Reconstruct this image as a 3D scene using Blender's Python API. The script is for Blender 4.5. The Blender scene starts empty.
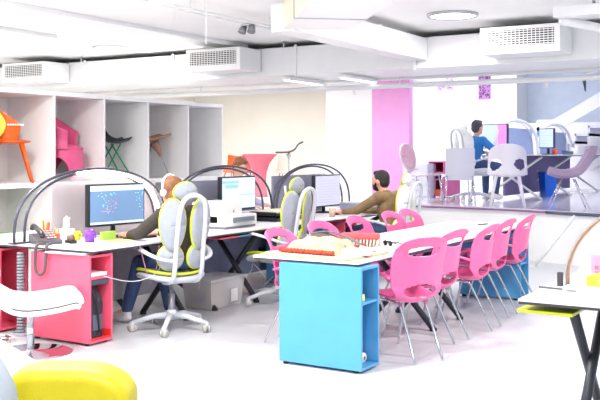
import bpy, bmesh, math, random
from mathutils import Vector, Matrix, Quaternion
random.seed(7)
SC=bpy.context.scene; COL=SC.collection
PI=math.pi; V=Vector
def rad(a): return math.radians(a)
# ------------------------------------------------------------------ materials
MATS={}
def lin(c):
    return tuple(((v/255)/12.92 if v/255<=.04045 else ((v/255+.055)/1.055)**2.4) for v in c)
def mat(name,rgb,rough=.5,metal=0.,var=.06,scale=6.,bump=0.,emit=0.,coat=0.,bscale=None,spec=.5):
    if name in MATS: return MATS[name]
    m=bpy.data.materials.new(name); m.use_nodes=True; nt=m.node_tree; N=nt.nodes; L=nt.links
    b=N['Principled BSDF']; b.inputs['Roughness'].default_value=rough; b.inputs['Metallic'].default_value=metal
    b.inputs['Coat Weight'].default_value=coat; b.inputs['Specular IOR Level'].default_value=spec
    c=lin(rgb); tc=N.new('ShaderNodeTexCoord'); nz=N.new('ShaderNodeTexNoise'); nz.inputs['Scale'].default_value=scale; nz.inputs['Detail'].default_value=4
    L.new(tc.outputs['Object'],nz.inputs['Vector'])
    r=N.new('ShaderNodeValToRGB'); r.color_ramp.elements[0].position=.3; r.color_ramp.elements[1].position=.7
    r.color_ramp.elements[0].color=(*[v*(1-var) for v in c],1); r.color_ramp.elements[1].color=(*[min(1,v*(1+var)) for v in c],1)
    L.new(nz.outputs['Fac'],r.inputs['Fac']); L.new(r.outputs['Color'],b.inputs['Base Color'])
    if bump:
        bn=N.new('ShaderNodeBump'); bn.inputs['Strength'].default_value=bump; bn.inputs['Distance'].default_value=.01
        n2=N.new('ShaderNodeTexNoise'); n2.inputs['Scale'].default_value=bscale or scale*8; L.new(tc.outputs['Object'],n2.inputs['Vector'])
        L.new(n2.outputs['Fac'],bn.inputs['Height']); L.new(bn.outputs['Normal'],b.inputs['Normal'])
    if emit:
        L.new(r.outputs['Color'],b.inputs['Emission Color']); b.inputs['Emission Strength'].default_value=emit
    MATS[name]=m; return m
def clear(name,rgb,alpha=.2,rough=.1):
    if name in MATS: return MATS[name]
    m=bpy.data.materials.new(name); m.use_nodes=True; nt=m.node_tree; N=nt.nodes; L=nt.links
    b=N['Principled BSDF']; b.inputs['Base Color'].default_value=(*lin(rgb),1); b.inputs['Roughness'].default_value=rough
    b.inputs['Alpha'].default_value=alpha; MATS[name]=m; return m
def emis(name,rgb,s):
    if name in MATS: return MATS[name]
    m=bpy.data.materials.new(name); m.use_nodes=True; nt=m.node_tree; b=nt.nodes['Principled BSDF']
    b.inputs['Base Color'].default_value=(*lin(rgb),1); b.inputs['Emission Color'].default_value=(*lin(rgb),1); b.inputs['Emission Strength'].default_value=s
    MATS[name]=m; return m
white=mat('white_laminate',(238,238,240),.35); whitep=mat('white_painted_metal',(240,241,243),.35,var=.02)
wplast=mat('white_plastic',(244,244,244),.3,var=.02); plaster=mat('white_plaster',(250,250,250),.7,bump=.05,scale=3,var=.02)
cream=mat('cream_plaster',(250,247,238),.8,bump=.05,scale=2,var=.02)
pinkwall=mat('pink_wall_paint',(236,165,218),.6,var=.03); shelfw=mat('shelf_white',(252,251,251),.45,var=.02)
shelfb=mat('shelf_back_grey',(242,238,238),.5,var=.03)
pinkcab=mat('pink_lacquer',(246,96,126),.35,var=.04); bluecab=mat('blue_lacquer',(84,162,216),.3,var=.04)
pinkc=mat('pink_plastic',(244,106,164),.28,var=.03); chrome=mat('chrome',(205,208,214),.12,1.,var=.02)
steel=mat('brushed_steel',(180,182,186),.3,.9); dark=mat('dark_powder_coat',(52,54,64),.4,.2); black=mat('black_plastic',(24,25,30),.4)
greyf=mat('grey_fabric',(164,168,178),.85,bump=.3,scale=20); lilacf=mat('lilac_grey_fabric',(128,128,150),.85,bump=.3,scale=20)
padg=mat('pale_grey_mesh',(168,174,184),.45,bump=.2,scale=15); lime=mat('lime_trim',(206,222,50),.4)
limec=mat('lime_cushion',(150,178,58),.6); skin=mat('skin',(226,170,140),.5,scale=10); hairb=mat('auburn_hair',(140,88,56),.5,bump=.6,scale=30,var=.25)
hairk=mat('black_hair',(38,32,34),.5,bump=.6,scale=30,var=.25); olive=mat('dark_olive_knit',(62,56,50),.9,bump=.4,scale=25)
tanj=mat('tan_leather_jacket',(134,108,72),.5,bump=.4,scale=12,var=.2); denim=mat('blue_denim',(58,78,120),.8,bump=.3,scale=30,var=.15)
bshirt=mat('blue_shirt',(50,128,200),.8,bump=.2); orange=mat('orange_plastic',(240,98,30),.25); yellow=mat('yellow_upholstery',(178,165,0),.55,bump=.12,scale=20,var=.04)
screenoff=mat('screen_grey',(150,150,165),.3)
edge=mat('dark_edge_band',(62,60,66),.4); cable=mat('grey_cable',(90,90,96),.5); wcable=mat('white_cable',(225,225,225),.5)
led=emis('led_light',(255,240,225),14.); lampm=emis('lamp_diffuser',(255,252,246),9.)
acry=clear('clear_acrylic',(225,225,245),.16); frost=clear('frosted_plastic',(244,246,250),.36,.3); hoopm=mat('graphite_hoop',(84,84,96),.35,.5)
hoopw=mat('bronze_hoop',(150,128,112),.35,.5); mauve=mat('mauve_fabric',(168,146,176),.7,bump=.1); magenta=mat('magenta_fabric',(160,30,90),.7)
# ------------------------------------------------------------------ mesh builder
def cr(pts,n=6,closed=False):
    P=[V(p) for p in pts]; out=[]; m=len(P); rng=range(m if closed else m-1)
    for i in rng:
        if closed: p0,p1,p2,p3=P[(i-1)%m],P[i],P[(i+1)%m],P[(i+2)%m]
        else: p0,p1,p2,p3=P[max(i-1,0)],P[i],P[i+1],P[min(i+2,m-1)]
        for k in range(n):
            t=k/n; out.append(.5*((2*p1)+(-p0+p2)*t+(2*p0-5*p1+4*p2-p3)*t*t+(-p0+3*p1-3*p2+p3)*t**3))
    if not closed: out.append(P[-1].copy())
    return out
class MB:
    def __init__(s): s.bm=bmesh.new(); s.mats=[]; s.cur=0
    def m(s,mt):
        if mt not in s.mats: s.mats.append(mt)
        s.cur=s.mats.index(mt); return s
    def f(s,vs):
        try: fc=s.bm.faces.new(vs); fc.material_index=s.cur; return fc
        except ValueError: return None
    def box(s,x0,x1,y0,y1,z0,z1,mx=None):
        M=mx or Matrix(); c=[s.bm.verts.new(M@V((x,y,z))) for z in (z0,z1) for y in (y0,y1) for x in (x0,x1)]
        for q in ((0,2,3,1),(4,5,7,6),(0,1,5,4),(2,6,7,3),(0,4,6,2),(1,3,7,5)): s.f([c[i] for i in q])
        return s
    def tube(s,pts,r,seg=8,closed=False,flat=1.,up=None):
        P=[V(p) for p in pts]; n=len(P); R=r if isinstance(r,(list,tuple)) else [r]*n
        T=[]
        for i in range(n):
            a=P[(i-1)%n] if (closed or i>0) else P[i]; b=P[(i+1)%n] if (closed or i<n-1) else P[i]
            T.append((b-a).normalized() if (b-a).length>1e-9 else V((0,0,1)))
        u=V(up) if up else (V((0,0,1)) if abs(T[0].z)<.9 else V((1,0,0)))
        N_=(u-T[0]*u.dot(T[0])).normalized(); rings=[]
        for i in range(n):
            if i>0:
                if up: u=V(up); N_=(u-T[i]*u.dot(T[i])); N_=N_.normalized() if N_.length>1e-4 else N_
                else: N_=(T[i-1].rotation_difference(T[i])@N_); N_=(N_-T[i]*N_.dot(T[i])).normalized()
            B=T[i].cross(N_)
            rings.append([s.bm.verts.new(P[i]+(N_*math.cos(2*PI*k/seg)*flat+B*math.sin(2*PI*k/seg))*R[i]) for k in range(seg)])
        for i in range(n if closed else n-1):
            A,Bq=rings[i],rings[(i+1)%n]
            for k in range(seg): s.f([A[k],A[(k+1)%seg],Bq[(k+1)%seg],Bq[k]])
        if not closed: s.f(rings[0][::-1]); s.f(rings[-1])
        return s
    def capsule(s,a,b,ra,rb,seg=14):
        a=V(a); b=V(b); d=b-a; L=d.length; d=d.normalized() if L>1e-6 else V((0,0,1)); pts=[];R=[]
        for k in range(5):
            t=k/5*PI/2; pts.append(a-d*ra*math.cos(t)); R.append(max(ra*math.sin(t),ra*.08))
        pts.append(a);R.append(ra); pts.append(b);R.append(rb)
        for k in range(1,6):
            t=k/5*PI/2; pts.append(b+d*rb*math.sin(t)); R.append(max(rb*math.cos(t),rb*.08))
        return s.tube(pts,R,seg)
    def ell(s,c,r,seg=16,rings=10,mx=None,zmin=-1,zmax=1):
        M=mx or Matrix(); c=V(c); rs=[]
        a0=math.asin(max(-1,zmin)); a1=math.asin(min(1,zmax))
        for i in range(rings+1):
            a=a0+(a1-a0)*i/rings; q=max(math.cos(a),.01)
            rs.append([s.bm.verts.new(c+M@V((r[0]*q*math.cos(2*PI*k/seg),r[1]*q*math.sin(2*PI*k/seg),r[2]*math.sin(a)))) for k in range(seg)])
        for i in range(rings):
            for k in range(seg): s.f([rs[i][k],rs[i][(k+1)%seg],rs[i+1][(k+1)%seg],rs[i+1][k]])
        s.f(rs[0][::-1]); s.f(rs[-1]); return s
    def lathe(s,prof,c=(0,0,0),seg=24,cap=True):
        c=V(c); rs=[[s.bm.verts.new(c+V((r*math.cos(2*PI*k/seg),r*math.sin(2*PI*k/seg),z))) for k in range(seg)] for r,z in prof]
        for i in range(len(rs)-1):
            for k in range(seg): s.f([rs[i][k],rs[i][(k+1)%seg],rs[i+1][(k+1)%seg],rs[i+1][k]])
        if cap: s.f(rs[0][::-1]); s.f(rs[-1])
        return s
    def prism(s,poly,d,o=(0,0,0),ax='z'):
        # poly 2D extruded by d along axis
        def q(a,b,c): return V(o)+(V((a,b,c)) if ax=='z' else V((a,c,b)) if ax=='y' else V((c,a,b)))
        A=[s.bm.verts.new(q(a,b,0)) for a,b in poly]; B=[s.bm.verts.new(q(a,b,d)) for a,b in poly]; n=len(poly)
        s.f(A[::-1]); s.f(B)
        for i in range(n): s.f([A[i],A[(i+1)%n],B[(i+1)%n],B[i]])
        return s
    def grid(s,fn,nu,nv,skip=None):
        g=[[None]*(nv+1) for _ in range(nu+1)]
        for i in range(nu+1):
            for j in range(nv+1): g[i][j]=s.bm.verts.new(fn(i/nu,j/nv))
        for i in range(nu):
            for j in range(nv):
                if skip and skip((i+.5)/nu,(j+.5)/nv): continue
                s.f([g[i][j],g[i+1][j],g[i+1][j+1],g[i][j+1]])
        return s
    def build(s,name,mt=None,parent=None,smooth=True,bevel=0,sub=0,solid=0,remesh=0,label=None,kind=None,loc=None,off=-1):
        bmesh.ops.recalc_face_normals(s.bm,faces=s.bm.faces)
        loose=[v for v in s.bm.verts if not v.link_faces]
        if loose: bmesh.ops.delete(s.bm,geom=loose,context='VERTS')
        me=bpy.data.meshes.new(name); s.bm.to_mesh(me); s.bm.free()
        for x in (s.mats or [mt]): me.materials.append(x)
        for p in me.polygons: p.use_smooth=smooth
        o=bpy.data.objects.new(name,me); COL.objects.link(o)
        if parent: o.parent=parent
        if loc: o.location=loc
        if remesh:
            md=o.modifiers.new('r','REMESH'); md.mode='VOXEL'; md.voxel_size=remesh; md.use_smooth_shade=True
            md=o.modifiers.new('s','SMOOTH'); md.factor=.6; md.iterations=4
        if solid: md=o.modifiers.new('so','SOLIDIFY'); md.thickness=solid; md.offset=off
        if bevel: 
            md=o.modifiers.new('b','BEVEL'); md.width=bevel; md.segments=2; md.limit_method='ANGLE'; md.angle_limit=rad(40)
            if smooth:
                wn=o.modifiers.new('w','WEIGHTED_NORMAL')
        if sub: md=o.modifiers.new('ss','SUBSURF'); md.levels=sub; md.render_levels=sub
        if label: o['label']=label
        if kind: o['kind']=kind
        return o
def boxo(name,x0,x1,y0,y1,z0,z1,mt,parent=None,bevel=.003,**k):
    return MB().box(x0,x1,y0,y1,z0,z1).build(name,mt,parent,smooth=bevel>0,bevel=bevel,**k)
def thing(name,label,cat,loc=(0,0,0),rz=0,group=None):
    o=bpy.data.objects.new(name,None); COL.objects.link(o); o.location=loc; o.rotation_euler=(0,0,rad(rz)); o.empty_display_size=.1
    o['label']=label; o['category']=cat
    if group: o['group']=group
    return o
def tag(o,label,cat,group=None,kind=None):
    o['label']=label; o['category']=cat
    if group: o['group']=group
    if kind: o['kind']=kind
    return o
def struct(o): o['kind']='structure'; return o
def dup(root,loc,rz,label,group=None):
    def rec(o,par):
        c=o.copy(); COL.objects.link(c); c.parent=par
        for ch in list(o.children): rec(ch,c)
        return c
    r=rec(root,None); r.location=loc; r.rotation_euler=(0,0,rad(rz)); r['label']=label
    if group: r['group']=group
    return r
# ------------------------------------------------------------------ camera frame helper (scene layout measured once; all built in room coordinates)
CAMZ=1.46; YAW=31.2
# ------------------------------------------------------------------ room
floorm=bpy.data.materials.new('polished_resin_floor'); floorm.use_nodes=True
_n=floorm.node_tree.nodes; _l=floorm.node_tree.links; _b=_n['Principled BSDF']
_t=_n.new('ShaderNodeTexCoord'); _z=_n.new('ShaderNodeTexNoise'); _z.inputs['Scale'].default_value=.9; _z.inputs['Detail'].default_value=6
_l.new(_t.outputs['Object'],_z.inputs['Vector']); _r=_n.new('ShaderNodeValToRGB'); _r.color_ramp.elements[0].color=(*lin((204,207,212)),1); _r.color_ramp.elements[1].color=(*lin((218,220,225)),1)
_l.new(_z.outputs['Fac'],_r.inputs['Fac']); _l.new(_r.outputs['Color'],_b.inputs['Base Color'])
_m=_n.new('ShaderNodeMapRange'); _m.inputs['To Min'].default_value=.22; _m.inputs['To Max'].default_value=.4; _l.new(_z.outputs['Fac'],_m.inputs['Value']); _l.new(_m.outputs['Result'],_b.inputs['Roughness'])
struct(boxo('floor',-12.6,5,-4,16.3,-.1,0,floorm,bevel=0))
struct(boxo('wall_left',-12.7,-12.6,-4,16.3,0,3.7,cream,bevel=0))
struct(boxo('wall_back',-12.6,-8.22,16.2,16.3,0,2.75,cream,bevel=0))
struct(boxo('ceiling',-12.6,5,-4,11.4,2.95,3.05,plaster,bevel=0))
m_=MB().box(-12.6,-6.53,11.4,16.2,2.75,2.9); struct(m_.build('ceiling_rear',plaster,smooth=False))
struct(boxo('ceiling_upper',-12.6,5,11.4,20.2,3.7,3.8,plaster,bevel=0))
struct(boxo('trim_1',-12.6,5,11.3,11.4,2.47,3.7,plaster,bevel=0))
struct(boxo('column',-8.22,-7.27,14.5,16.3,0,3.7,plaster,bevel=0))
struct(boxo('wall_pink',-7.27,-6.54,14.5,14.65,.0,3.7,pinkwall,bevel=0))
struct(boxo('wall_upper_left',-12.6,-8.22,16.3,16.4,0,3.7,plaster,bevel=0))
bluewall=mat('pale_blue_plaster',(220,232,245),.7,var=.03)
m_=MB().box(-12.6,-6.4,20.1,21,0,3.7); struct(m_.build('wall_far',plaster,smooth=False))
struct(boxo('wall_recess',-6.4,5,20.9,21.,0,3.7,bluewall,bevel=0))
struct(boxo('ceiling_recess',-6.4,5,20.2,21,3.7,3.8,plaster,bevel=0))
struct(boxo('trim_2',-6.4,-4.2,19.7,19.8,.7,2.12,plaster,bevel=0))
# raised platform
glossy=mat('polished_platform_floor',(226,220,236),.1,var=.04,scale=2); rim=mat('platform_edge_dark',(150,100,140),.3); rim2=mat('platform_edge_slate',(80,88,110),.25)
pl=[(-7.3,12.33),(-5.53,12.30),(-4.6,12.24),(-3.84,12.12),(-3.4,11.93),(-3.0,11.78),(-2.5,11.7),(5,11.7),(5,20.9),(-12.6,20.9),(-12.6,16.4),(-7.3,16.4)]
struct(MB().prism(pl,.06,(0,0,.64)).build('floor_platform',glossy,smooth=False))
pr=[(x,y+.05) for x,y in pl[:8]]+[(5,20.8),(-7.25,20.8)]
struct(MB().prism(pr,.639,(0,0,0)).build('wall_platform_front',plaster,smooth=False))
MBt=MB(); MBt.m(rim).tube([V((x,y-.004,.67)) for x,y in pl[:5]],.014,6); MBt.m(rim2).tube([V((x,y-.004,.67)) for x,y in pl[4:8]],.022,6)
struct(MBt.build('trim_3'))
# stairs at the back of platform
st=thing('staircase','pale blue straight staircase rising to the right at the back of the raised area','stairs',(-5.5,18.6,.7))
mb=MB()
mb.prism([(0,1.22),(0,1.45),(.35,1.45),(3.2,3.1),(3.2,2.75),(.42,1.22)],.06,(0,0,0),ax='y'); mb.build('stringer',whitep,st,smooth=False)
mb=MB()
for k in range(11): mb.box(.5+k*.27,.8+k*.27,.06,1.,.95+k*.16,1.0+k*.16); mb.box(.5+k*.27,.53+k*.27,.06,1.,.79+k*.16,1.0+k*.16)
mb.build('treads',mat('stair_tread',(232,232,246),.5),st,smooth=False,label='lilac grey stair treads')
mb=MB(); mb.prism([(.6,.55),(3.2,2.05),(3.2,1.75),(.9,.42)],.05,(0,1.,0),ax='y'); mb.build('stringer',whitep,st,smooth=False)
mb=MB()
mb.box(.0,.06,0,.06,0,1.3); mb.build('support_post',whitep,st,smooth=False); boxo('support_post',1.9,1.96,.5,.56,0,1.7,whitep,st,bevel=0)
# ------------------------------------------------------------------ ceiling services
duct=thing('ventilation_duct','long white rectangular duct crossing the room under the ceiling','duct')
boxo('duct_body',-12.5,4.9,10.22,11.28,2.50,2.88,whitep,duct,bevel=.006)
for k,x in enumerate((-10.1,-8.35,-6.27,-4.55,-1.9,.2)):
    boxo('flange',x,x+.035,10.195,10.22,2.48,2.90,wplast,duct,bevel=.004)
for k,x in enumerate((-10.1,-6.4,-4.6,-2.0)):
    MB().tube([(x,10.15,2.86),(x,10.15,2.95)],.012,6).build('hanger',steel,duct)
grk=mat('grille_dark',(70,70,74),.6)
def acunit(xa,xb,d,label):
    t=thing('air_conditioner',label,'air conditioner',((xa+xb)/2,9.7,2.56),0,'air conditioning units on the duct')
    w=(xb-xa)/2; h=.30
    m=MB(); m.box(-w,w,.012,d,0,h); m.build('casing',whitep,t,bevel=.008)
    m=MB(); g=w*.86
    m.box(-w,w,0,.012,0,.08); m.box(-w,w,0,.012,h-.04,h); m.box(-w,-g,0,.012,.08,h-.04); m.box(g,w,0,.012,.08,h-.04); m.build('front_frame',wplast,t,bevel=.002)
    boxo('filter',-g,g,.0095,.0118,.08,h-.04,grk,t,bevel=0)
    m=MB()
    for k in range(7): z=.08+(h-.12)*(k+.5)/7; m.box(-g,g,0,.008,z-.006,z+.003)
    for k in range(17): x=-g+2*g*(k+.5)/17; m.box(x-.003,x+.003,.002,.009,.08,h-.04)
    m.build('grille',wplast,t,smooth=False)
    return t
acunit(-3.509,-2.615,.5,'white ceiling air conditioning unit at the right, beside the end of the lamp')
acunit(-7.693,-6.796,.5,'white ceiling air conditioning unit in the middle of the duct above the shelf end')
acunit(-11.365,-10.409,.5,'white ceiling air conditioning unit at the far left above the orange chair')
def lamp(x,y,r,label,e=100):
    t=thing('ceiling_lamp',label,'ceiling lamp',(x,y,2.95),0,'round ceiling lamps')
    MB().lathe([(r*.86,0),(r,0),(r,-.012),(r*.97,-.03),(r*.86,-.03)],seg=40,cap=False).build('rim',steel,t)
    MB().lathe([(.001,-.022),(r*.87,-.022),(r*.87,-.01),(.001,-.01)],seg=40,cap=False).build('diffuser',lampm,t)
    l=bpy.data.lights.new('lamp_light','AREA'); l.shape='DISK'; l.size=r*1.6; l.energy=e; l.color=(1,.97,.93)
    lo=bpy.data.objects.new('lamp_light',l); COL.objects.link(lo); lo.parent=t; lo.location=(0,0,-.05)
lamp(-3.60,9.10,.275,'round recessed ceiling lamp with a grey rim, the larger one at right',30)
lamp(-8.80,9.40,.25,'round ceiling lamp with a thin white rim over the shelf at left',34)
for x,y in ((-3.4,3.6),(-6.4,5.2),(-.4,6.6),(-1.2,1.0),(-8.8,4.2),(-5.6,2.2),(-10.4,6.3)):  # extra lamps out of view, added to raise the room's brightness
    lamp(x,y,.26,'added round ceiling lamp out of view, brightening the open floor')
# diagonal duct + branch duct
d2=thing('ventilation_duct','wide angled white duct coming diagonally from the top of the photograph','duct')
a=V((-4.43,7.02,0)); dr=V((.64,-.77,0)).normalized(); pr_=V((.77,.64,0)).normalized(); w=.62
creamlit=mat('cream_lit_duct_side',(244,232,206),.4,var=.02)  # white duct; the cream light on this side is put into its colour
P_=[a,a+dr*4,a+dr*4+pr_*w,a+pr_*w]
mb=MB(); mb.m(whitep); A_=[mb.bm.verts.new(p+V((0,0,2.6))) for p in P_]; B_=[mb.bm.verts.new(p+V((0,0,2.93))) for p in P_]
mb.f(A_); mb.f(B_); mb.m(creamlit)
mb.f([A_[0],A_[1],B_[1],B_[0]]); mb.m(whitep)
for i in (1,2,3): mb.f([A_[i],A_[(i+1)%4],B_[(i+1)%4],B_[i]])
mb.build('duct_body',None,d2,smooth=False)
c0=a+dr*.72
mb=MB(); mb.tube([c0+V((0,0,2.595))-pr_*.004,c0+V((0,0,2.93))-pr_*.004],.006,5); mb.tube([c0+V((0,0,2.597)),c0+pr_*w+V((0,0,2.597))],.005,5); mb.build('seam',steel,d2)
d3=thing('ventilation_duct','straight white branch duct joining the angled duct to the long crossing duct','duct')
boxo('duct_body',-4.62,-4.36,7.10,10.2,2.595,2.86,whitep,d3,bevel=.004)
mb=MB(); mb.box(-4.64,-4.35,8.9,8.93,2.585,2.87); mb.build('flange',wplast,d3)
# pipes, conduits
spp=thing('sprinkler_pipe','long thin white pipe running just below the crossing duct','pipe'); MB().tube([(-12.4,11.22,2.38),(4.8,11.22,2.38)],.035,10).build('pipe_run',whitep,spp)
for x in (-11,-8.6,-5.2,-1.5,2): MB().tube([(x,11.22,2.41),(x,11.22,2.5)],.01,6).build('hanger',whitep,spp)
for k,x in enumerate((-5.9,-3.2)):
    MB().lathe([(.02,0),(.03,-.02),(.012,-.04),(.035,-.06),(.035,-.065)],(x,11.22,2.345),14).build('sprinkler_head',wplast,spp)
def strip(x,y0,y1,z,wd,label):
    z=2.899
    tag(boxo('ceiling_trunking',x-wd/2,x+wd/2,y0,y1,z,z+.05,whitep,bevel=.004),label,'trunking')
strip(-7.05,-2,10.2,2.84,.09,'long white trunking on the ceiling running from the upper left corner to the duct')
strip(-8.5,-2,8.1,2.84,.05,'thin white trunking on the ceiling at the far left')
strip(-5.7,-2,6.6,2.85,.035,'thin white trunking on the ceiling left of the projector bracket')
# spotlight track
t=thing('light_track','pair of slim white rails under the ceiling with hangers','light track')
for dx in (0,.12): MB().tube([(-5.50+dx,6.6,2.84),(-5.44+dx,9.9,2.84)],.012,6).build('rail',whitep,t)
for y in (6.9,8.3,9.6): MB().tube([(-5.42,y,2.84),(-5.42,y,2.95)],.008,6).build('hanger',whitep,t)
t=thing('track_spotlight','small grey twin spotlight hanging on the ceiling rails','spotlight',(-5.43,7.9,2.83))
boxo('mount',-.06,.06,-.05,.05,-.02,.0,steel,t); 
for s in (-1,1): MB().tube([(s*.05,0,-.02),(s*.06,-.03,-.09)],[.035,.045],12).build('lamp_head',mat('grey_metal',(140,140,145),.4,.4),t)
t=thing('pendant_rod','thin white rod hanging from the ceiling in front of the air conditioner','rod',(-5.12,6.757,2.95))
MB().tube([(0,0,0),(0,0,-.47)],.006,6).build('rod',whitep,t); MB().lathe([(.03,-.01),(.03,0)],seg=14).build('rose',whitep,t)
t=thing('strip_light','flat white strip light under the duct, nearer the pink wall','strip light',(-5.6,10.3,2.44),0,'strip lights under the duct')
boxo('housing',-.06,.06,0,.95,0,.03,wplast,t); boxo('tube_cover',-.045,.045,.03,.92,-.012,0,emis('strip_cover',(250,250,255),1.2),t)
dup(t,(-6.43,10.25,2.44),0,'flat white strip light under the duct, above the cream wall')
t=thing('pipe_elbow','white boxed conduit and slanting pipe at the top right corner of the ceiling','pipe')
boxo('conduit_box',-2.36,1.5,8.5,8.66,2.74,2.84,whitep,t); MB().tube([(-2.3,8.62,2.72),(-1.85,9.75,2.68),(-1.8,10.2,2.66)],.045,12).build('pipe',whitep,t)
for x in (-2.0,-1.5): MB().tube([(x,8.58,2.84),(x,8.58,2.95)],.015,6).build('hanger',steel,t)
# ------------------------------------------------------------------ display shelf
sh=thing('display_shelf','tall white display shelf with open square bays along the left wall','shelf',(-8,0,0))
ys=[6.753-.84*3,6.753-.84*2,6.753-.84,6.753,7.595,8.434,9.273,10.132,10.949]
mb=MB(); mb.box(-.8,0,ys[0],ys[-1]+.03,2.14,2.19); mb.build('top_board',shelfw,sh,bevel=.002)
mb=MB(); mb.box(-.8,0,ys[0],ys[-1]+.03,1.06,1.115); mb.build('middle_board',shelfw,sh,bevel=.002)
mb=MB(); mb.box(-.8,0,ys[0],ys[-1]+.03,0,.07); mb.build('bottom_board',shelfw,sh,bevel=.002)
for y in ys:
    boxo('divider',-.8,-.002,y,y+.028,1.116,2.139,shelfw,sh,bevel=.002); boxo('divider',-.8,-.002,y,y+.028,.071,1.059,shelfw,sh,bevel=.002)
boxo('back_panel',-.84,-.801,ys[0],ys[-1]+.03,0,2.19,shelfb,sh,bevel=0)
def cell(i): return (ys[i]+ys[i+1])/2
# ------------------------------------------------------------------ generic chairs
PROF=[(.235,.425),(.20,.44),(.08,.425),(-.06,.405),(-.15,.40),(-.215,.43),(-.245,.50),(-.26,.60),(-.275,.70),(-.295,.79),(-.335,.875)]
HW=[.19,.21,.215,.205,.185,.19,.212,.225,.228,.22,.185]
CP=cr([V((HW[i],PROF[i][0],PROF[i][1])) for i in range(len(PROF))],4)
def shellfn(u,v):
    k=v*(len(CP)-1); i=min(int(k),len(CP)-2); t=k-i; p=CP[i].lerp(CP[i+1],t); s=(u*2-1)
    b=min(1,max(0,(p.z-.40)/.12)) if p.y<-.1 else 0
    x=s*p.x; y=p.y+b*.075*s*s*(1-.5*max(0,(p.z-.7)/.17)); z=p.z+(1-b)*.045*s*s
    if v>.9: z-=.035*abs(s)**2.5*(v-.9)/.1; 
    return V((x,y,z))
def shellskip(u,v):
    s=abs(u*2-1); k=v*(len(CP)-1); i=min(int(k),len(CP)-2); p=CP[i].lerp(CP[i+1],k-i)
    if p.y>-.2: return False
    return (s/.60)**3.2+abs((p.z-.772)/.034)**3.2<1 or (s/.66)**2.4+abs((p.z-.49+.02*s)/.05)**2.4<1
def make_pink_chair(label,loc,rz,group):
    t=thing('cafe_chair',label,'chair',loc,rz,group)
    MB().grid(shellfn,44,100,shellskip).build('shell',pinkc,t,solid=.011,off=0)
    for s in (-1,1):
        p=cr([(s*.218,-.185,.585),(s*.245,-.08,.61),(s*.262,.03,.60),(s*.255,.13,.56),(s*.225,.20,.50),(s*.19,.20,.445)],5)
        MB().tube(p,[.034]*len(p),10,flat=.3,up=(0,0,1)).build('armrest',pinkc,t)
    for s in (-1,1):
        MB().tube(cr([(s*.10,.05,.395),(s*.125,.13,.39),(s*.15,.18,.35),(s*.17,.28,.012)],5)+[V((s*.17,.28,.004))],.0095,8).build('leg',chrome,t)
        MB().tube(cr([(s*.10,.02,.395),(s*.11,-.10,.39),(s*.112,-.15,.36),(s*.118,-.33,.012)],5)+[V((s*.118,-.332,.004))],.0095,8).build('leg',chrome,t)
    MB().tube([(-.1,.05,.393),(.1,.05,.393),(.1,-.03,.393),(-.1,-.03,.393)],.009,8,closed=True).build('seat_frame',chrome,t)
    return t
G1='pink cafe chairs on the right side of the table'; G2='pink cafe chairs on the left side of the table'
pc=make_pink_chair('pink plastic cafe chair turned away from the table, nearest to the camera',(-2.76,5.98,0),60,G1)
for (x,y,r,l) in ((-2.86,6.62,84,'second pink plastic chair on the right side, just behind the nearest one'),(-2.80,7.22,90,'middle pink plastic chair of the right-hand row'),
    (-2.87,7.87,90,'fourth pink plastic chair of the right-hand row'),(-2.87,8.49,92,'farthest pink plastic chair of the right-hand row, before the blue end cabinet')):
    dup(pc,(x,y,0),r,l)
for (x,y,r,l) in ((-3.50,5.93,-86,'pink plastic chair behind the fabric samples, nearest on the left side'),(-3.58,6.70,-92,'pink plastic chair on the left side facing the middle office chair'),
    (-3.6,7.43,-88,'pink plastic chair on the left side behind the red brush'),(-3.62,8.2,-90,'pink plastic chair on the left side behind the dark glasses'),(-3.62,8.62,-90,'farthest pink plastic chair on the left side of the table')):
    dup(pc,(x,y,0),r,l,G2)
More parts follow.
